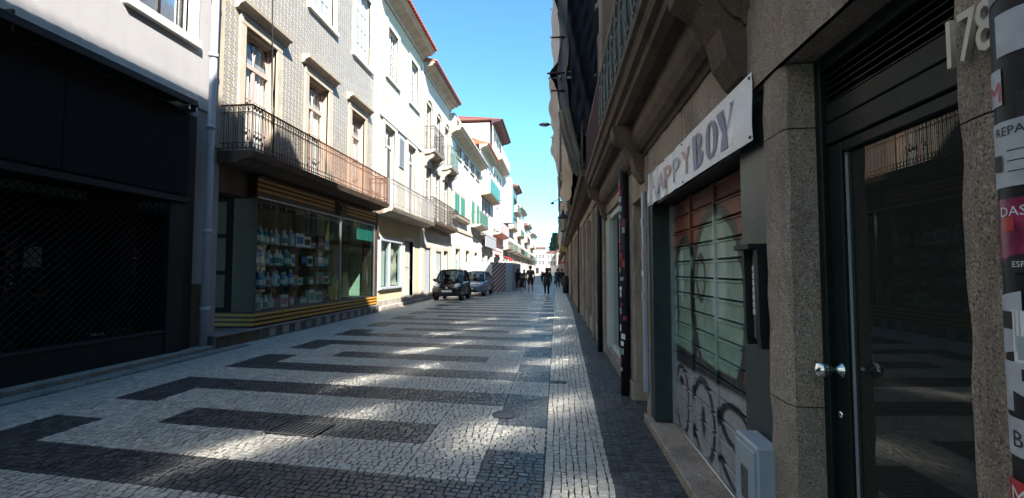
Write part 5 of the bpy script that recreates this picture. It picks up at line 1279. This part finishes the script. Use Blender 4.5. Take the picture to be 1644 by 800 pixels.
            link('rim', rm.mesh('rim', m_alu if kind != 'smart' else m_greycab, True), w_, True)
    lbuild(MB().box(-.26, .26, st[0][0]-.045, st[0][0]-.02, plate_z, plate_z+.115, .004), 'number_plate', m_paper, t)
    lbuild(MB().box(-.42, .42, st[0][0]-.02, st[0][0]+.06, plate_z-.16, plate_z-.04, .02), 'lower_grille', m_black, t)
    for s0 in (-.35, .25): lbuild(MB().tube([(s0, ya-.02, za+.02), (s0+.38, ya+.05, za+.1)], .01, 5), 'wiper', m_black, t)
    return t
m_blackpaint = G('glossy_black_car_paint').set((.010, .010, .013), .18, 0, .5); m_silver = plain('silver_car_paint', (.20, .235, .29), .25, .05, 40, 0, metal=.5)
for m in (m_blackpaint, m_silver): m.node_tree.nodes['Principled BSDF'].inputs['Coat Weight'].default_value = .8
smart = car('small_car', 'tiny black two seat car parked facing up the street against the white wall', (-5.42, 21.95, 0), 0,
    [(0, .32, .62, .62), (.06, .22, .74, .70), (.22, .2, .86, .75), (.5, .2, .93, .765), (.95, .22, .97, .765), (1.5, .22, .99, .765), (2.0, .22, 1.0, .76), (2.35, .25, .98, .73), (2.5, .32, .9, .66)], m_blackpaint,
    [(.42, .93, .70), (1.0, 1.5, .56), (1.95, 1.52, .56), (2.42, .98, .66)], (.42, 2.12), .29, (.10, .76, .52, .15, .12), .43, 'smart')
lbuild(MB().box(-.3, .3, -.012, .03, .585, .62, .01), 'bonnet_grille', m_black, smart); em = MB(); em.lathe([(0, -.012), (.05, -.01), (.05, .01), (0, .012)], 0, 0, 0, 14); em.v = [(x, -.005+z, .66+y) for x, y, z in em.v]; lbuild(em, 'badge', m_steel, smart)
for s in (-1, 1):
    pn = MB(); pn.tube([(s*.77, .15, .55), (s*.778, .5, .72), (s*.778, .85, .55), (s*.778, 1.6, .5), (s*.778, 1.85, .75), (s*.77, 2.1, 1.0)], .03, 6); lbuild(pn, 'safety_cell_trim', m_greycab if False else m_black, smart, True)
silver = car('silver_hatchback', 'silver grey five door car parked behind the tiny black car', (-5.05, 25.7, 0), R(-1.5),
    [(0, .35, .62, .70), (.08, .24, .70, .78), (.35, .22, .80, .83), (.9, .22, .90, .85), (1.6, .22, .94, .86), (2.4, .22, .96, .86), (3.2, .24, .98, .85), (3.8, .28, .98, .80), (4.05, .38, .92, .72)], m_silver,
    [(1.0, .91, .78), (1.75, 1.42, .58), (2.95, 1.43, .58), (3.75, .98, .72)], (.75, 3.2), .31, (.2, .66, .58, .2, .09), .42, 'hatch')
# ------------------------------------------------------------------ people
def skin(name, joints, edges, mat, parent, sub=2):
    """joints: name -> (pos, radius)"""
    keys = list(joints); me = bpy.data.meshes.new(name)
    me.from_pydata([joints[k][0] for k in keys], [(keys.index(a), keys.index(b)) for a, b in edges], [])
    ob = bpy.data.objects.new(name, me); C.objects.link(ob); ob.modifiers.new('skin', 'SKIN')
    for i, k in enumerate(keys):
        r_ = joints[k][1]; sv = me.skin_vertices[0].data[i]; sv.radius = r_ if isinstance(r_, tuple) else (r_, r_); sv.use_root = (i == 0)
    s_ = ob.modifiers.new('sub', 'SUBSURF'); s_.levels = sub; s_.render_levels = sub
    new = bpy.data.meshes.new_from_object(ob.evaluated_get(bpy.context.evaluated_depsgraph_get())); bpy.data.objects.remove(ob)
    new.polygons.foreach_set('use_smooth', [True]*len(new.polygons)); new.materials.clear(); new.materials.append(mat); return link(name, new, parent, True)
m_skin = plain('skin', (.42, .24, .17), .6, .08, 8, 0); m_hairb = plain('dark_hair', (.02, .015, .012), .6, .3, 30, .3, 120); m_hairbr = plain('brown_hair', (.06, .035, .02), .6, .3, 30, .3, 120)
cloth = {k: plain('cloth_'+k, c, .9, .2, 9, .3, 60) for k, c in dict(black=(.014, .014, .016), navy=(.02, .024, .04), maroon=(.05, .02, .022), grey=(.1, .1, .11), denim=(.03, .045, .08), tan=(.28, .2, .13), white=(.6, .6, .6), cream=(.55, .45, .36)).items()}
def person(label, loc, rz, H, top, bottom, hair=m_hairb, coat=0., shorts=False, bare_arms=False, step=.25, longhair=False, bag=None, shoe='white', wide=1., group='people walking down the street'):
    t = local_thing('person', label, 'person', loc, rz, group); k = H/1.75
    V = lambda x, y, z: (x*k, y*k, z*k)
    J = {}; E = []
    hipw, shw = .09*wide, .18*wide
    J['pel'] = (V(0, 0, .95), .12*k*wide); J['belly'] = (V(0, 0, 1.1), .115*k*wide); J['chest'] = (V(0, .0, 1.32), (.15*k*wide, .115*k*wide)); J['neck'] = (V(0, .01, 1.49), .055*k); J['jaw'] = (V(0, .025, 1.57), .075*k); J['head'] = (V(0, .01, 1.655), .098*k); J['crown'] = (V(0, 0, 1.73), .068*k)
    E += [('pel', 'belly'), ('belly', 'chest'), ('chest', 'neck'), ('neck', 'jaw'), ('jaw', 'head'), ('head', 'crown')]
    for s, n in ((-1, 'l'), (1, 'r')):
        f = s*step
        J[n+'sh'] = (V(s*shw, 0, 1.40), .052*k*wide); J[n+'el'] = (V(s*(shw+.06), -f*.35, 1.12), .046*k); J[n+'wr'] = (V(s*(shw+.05), -f*.35+.1, .88), .032*k); J[n+'ha'] = (V(s*(shw+.045), -f*.35+.12, .81), (.022*k, .038*k))
        J[n+'hip'] = (V(s*hipw, 0, .90), .095*k*wide); J[n+'kn'] = (V(s*hipw, f*.5+.04, .50), .062*k); J[n+'an'] = (V(s*hipw, f*.85-(.06 if f < 0 else 0), .10+(.07 if f < 0 else 0)), .042*k); J[n+'toe'] = (V(s*hipw*1.1, f*.85+.15, .04), .035*k)
        E += [('chest', n+'sh'), (n+'sh', n+'el'), (n+'el', n+'wr'), (n+'wr', n+'ha'), ('pel', n+'hip'), (n+'hip', n+'kn'), (n+'kn', n+'an'), (n+'an', n+'toe')]
        hx, hy, hz = s*(shw+.045), -f*.35+.12, .81
        for i, (dy, ln) in enumerate(((-.03, .065), (-.01, .08), (.012, .075), (.032, .06))):
            J[f'{n}f{i}a'] = (V(hx, hy+dy, hz-.04), .010*k); J[f'{n}f{i}b'] = (V(hx-s*.012, hy+dy+.004, hz-.04-ln), .008*k); E += [(n+'ha', f'{n}f{i}a'), (f'{n}f{i}a', f'{n}f{i}b')]
        J[n+'th'] = (V(hx-s*.02, hy+.055, hz-.03), .009*k); E += [(n+'ha', n+'th')]
    bd = skin('body', J, E, m_skin, t)
    # face
    lbuild(MB().lathe([(0, -.01), (.012, 0), (.008, .03), (0, .035)], 0, .108*k, 1.60*k, 6), 'nose', m_skin, t, True)
    for s in (-1, 1):
        lbuild(MB().lathe([(0, -.03), (.018, 0), (0, .03)], s*.1*k, .0, 1.64*k, 6), 'ear', m_skin, t, True)
        lbuild(MB().lathe([(0, -.01), (.011, 0), (0, .01)], s*.033*k, .098*k, 1.645*k, 6), 'eye', m_hairb, t)
    lbuild(MB().box(-.025*k, .025*k, .095*k, .104*k, 1.568*k, 1.578*k), 'mouth', m_hairb, t)
    ha = MB(); ha.lathe([(.07, -.09), (.093, -.05), (.104, .0), (.102, .05), (.08, .10), (.02, .128)], 0, -.018, 0, 14)
    ha.v = [((x)*k, (y-(.018 if y < 0 else .012))*k if z < .06 else (y-.012)*k, (1.645+z)*k) for x, y, z in ha.v]
    if longhair: ha.lathe([(.03*k, -.34*k), (.085*k, -.25*k), (.095*k, -.05*k), (.08*k, .05*k)], 0, -.055*k, 1.6*k, 12)
    lbuild(ha, 'hair', hair, t, True)
    g = 1.16
    def sub(keys, extra=.0): return {q: (J[q][0], tuple(a*g+extra for a in J[q][1]) if isinstance(J[q][1], tuple) else J[q][1]*g+extra) for q in keys}
    tk = ['chest', 'belly', 'pel', 'lsh', 'rsh', 'lel', 'rel']; te = [('chest', 'belly'), ('belly', 'pel'), ('chest', 'lsh'), ('lsh', 'lel'), ('chest', 'rsh'), ('rsh', 'rel')]
    if not bare_arms: tk += ['lwr', 'rwr']; te += [('lel', 'lwr'), ('rel', 'rwr')]
    jt = sub(tk, .012*k)
    jt['chest'] = (V(0, 0, 1.31), (.19*k*wide, .155*k*wide)); jt['hem'] = (V(0, 0, .80), .15*k*wide); te.append(('pel', 'hem'))
    jt['col'] = (V(0, .0, 1.47), .07*k); te.append(('chest', 'col'))
    if bare_arms:
        for n in 'lr': p, q = Vector(J[n+'sh'][0]), Vector(J[n+'el'][0]); jt[n+'el'] = (tuple(p.lerp(q, .75)), .064*k)
    skin('jacket' if not bare_arms else 'shirt', jt, te, cloth[top], t)
    if coat: lbuild(MB().lathe([(.19*k*wide, .95*k-coat*k), (.195*k*wide, .96*k-coat*k), (.17*k*wide, .95*k), (.14*k*wide, 1.12*k)], 0, 0, 0, 16), 'coat_skirt', cloth[top], t, True)
    bk_ = ['pel', 'lhip', 'rhip', 'lkn', 'rkn']; be = [('pel', 'lhip'), ('lhip', 'lkn'), ('pel', 'rhip'), ('rhip', 'rkn')]
    if not shorts: bk_ += ['lan', 'ran']; be += [('lkn', 'lan'), ('rkn', 'ran')]
    jb = sub(bk_, .008*k); jb['waist'] = (V(0, 0, 1.12), .12*k*wide); be.append(('pel', 'waist'))
    skin('shorts' if shorts else 'trousers', jb, be, cloth[bottom], t)
    for n in 'lr':
        a, b = Vector(J[n+'an'][0]), Vector(J[n+'toe'][0]); skin('shoe', {'a': (tuple(a+Vector((0, -.03, -.045))), .05*k), 'b': (tuple(a.lerp(b, .6)+Vector((0, 0, -.01))), .048*k), 'c': (tuple(b), .04*k)}, [('a', 'b'), ('b', 'c')], cloth[shoe], t, 1)
    if bag: 
        sbg = 1 if bag[0] == 'r' else -1; bx_, by_ = sbg*(shw+.06)*k, .06*k
        lbuild(MB().box(bx_-.05, bx_+.05, by_-.14, by_+.14, .42*k, .72*k, .03), 'shopping_bag', cloth[bag[1:]], t); lbuild(MB().tube([(bx_, by_-.08, .72*k), (bx_, by_, .82*k), (bx_, by_+.08, .72*k)], .008, 5), 'bag_handle', cloth[bag[1:]], t)
    # stand the soles on the ground
    return t
person('woman in long black coat and black trousers walking away alone on the paving', (-.57, 27.1, 0), R(4), 1.68, 'black', 'black', coat=.3, longhair=True, step=.2, wide=1.25)
person('man in dark maroon shirt and shorts walking beside a child', (-1.76, 30.8, 0), R(-4), 1.84, 'maroon', 'maroon', hair=m_hairbr, shorts=True, step=.2, bare_arms=True, wide=1.1)
person('child in black top and shorts walking beside the man in shorts', (-2.28, 30.0, 0), R(3), 1.28, 'black', 'black', hair=m_hairbr, shorts=True, bare_arms=True, step=-.2, bag='rgrey')
person('woman in black jacket and tight black trousers walking near the grey hoarding', (-3.02, 35.6, 0), R(6), 1.66, 'black', 'black', longhair=True, step=-.18, wide=1.15)
person('woman in tan clothes walking ahead of the woman in black by the hoarding', (-2.75, 38.6, 0), R(0), 1.6, 'tan', 'grey', hair=m_hairbr, longhair=True, step=.2)
person('person in navy jacket and jeans walking away carrying a black bag', (.12, 37.6, 0), R(-5), 1.66, 'navy', 'denim', step=.22, bag='lblack', wide=1.1)
person('person in black standing near the litter bin beyond the awning', (.52, 42, 0), R(20), 1.66, 'black', 'grey', step=.1)
person('person in grey jacket beside the far shops', (.2, 47, 0), R(-20), 1.7, 'grey', 'denim', step=.18, longhair=True)
person('person in white top far down the street', (-1.0, 62, 0), R(0), 1.72, 'white', 'denim', step=.2)
person('person in cream jacket far down the street', (-2.2, 70, 0), R(180), 1.7, 'cream', 'black', step=.2, bag='rblack')
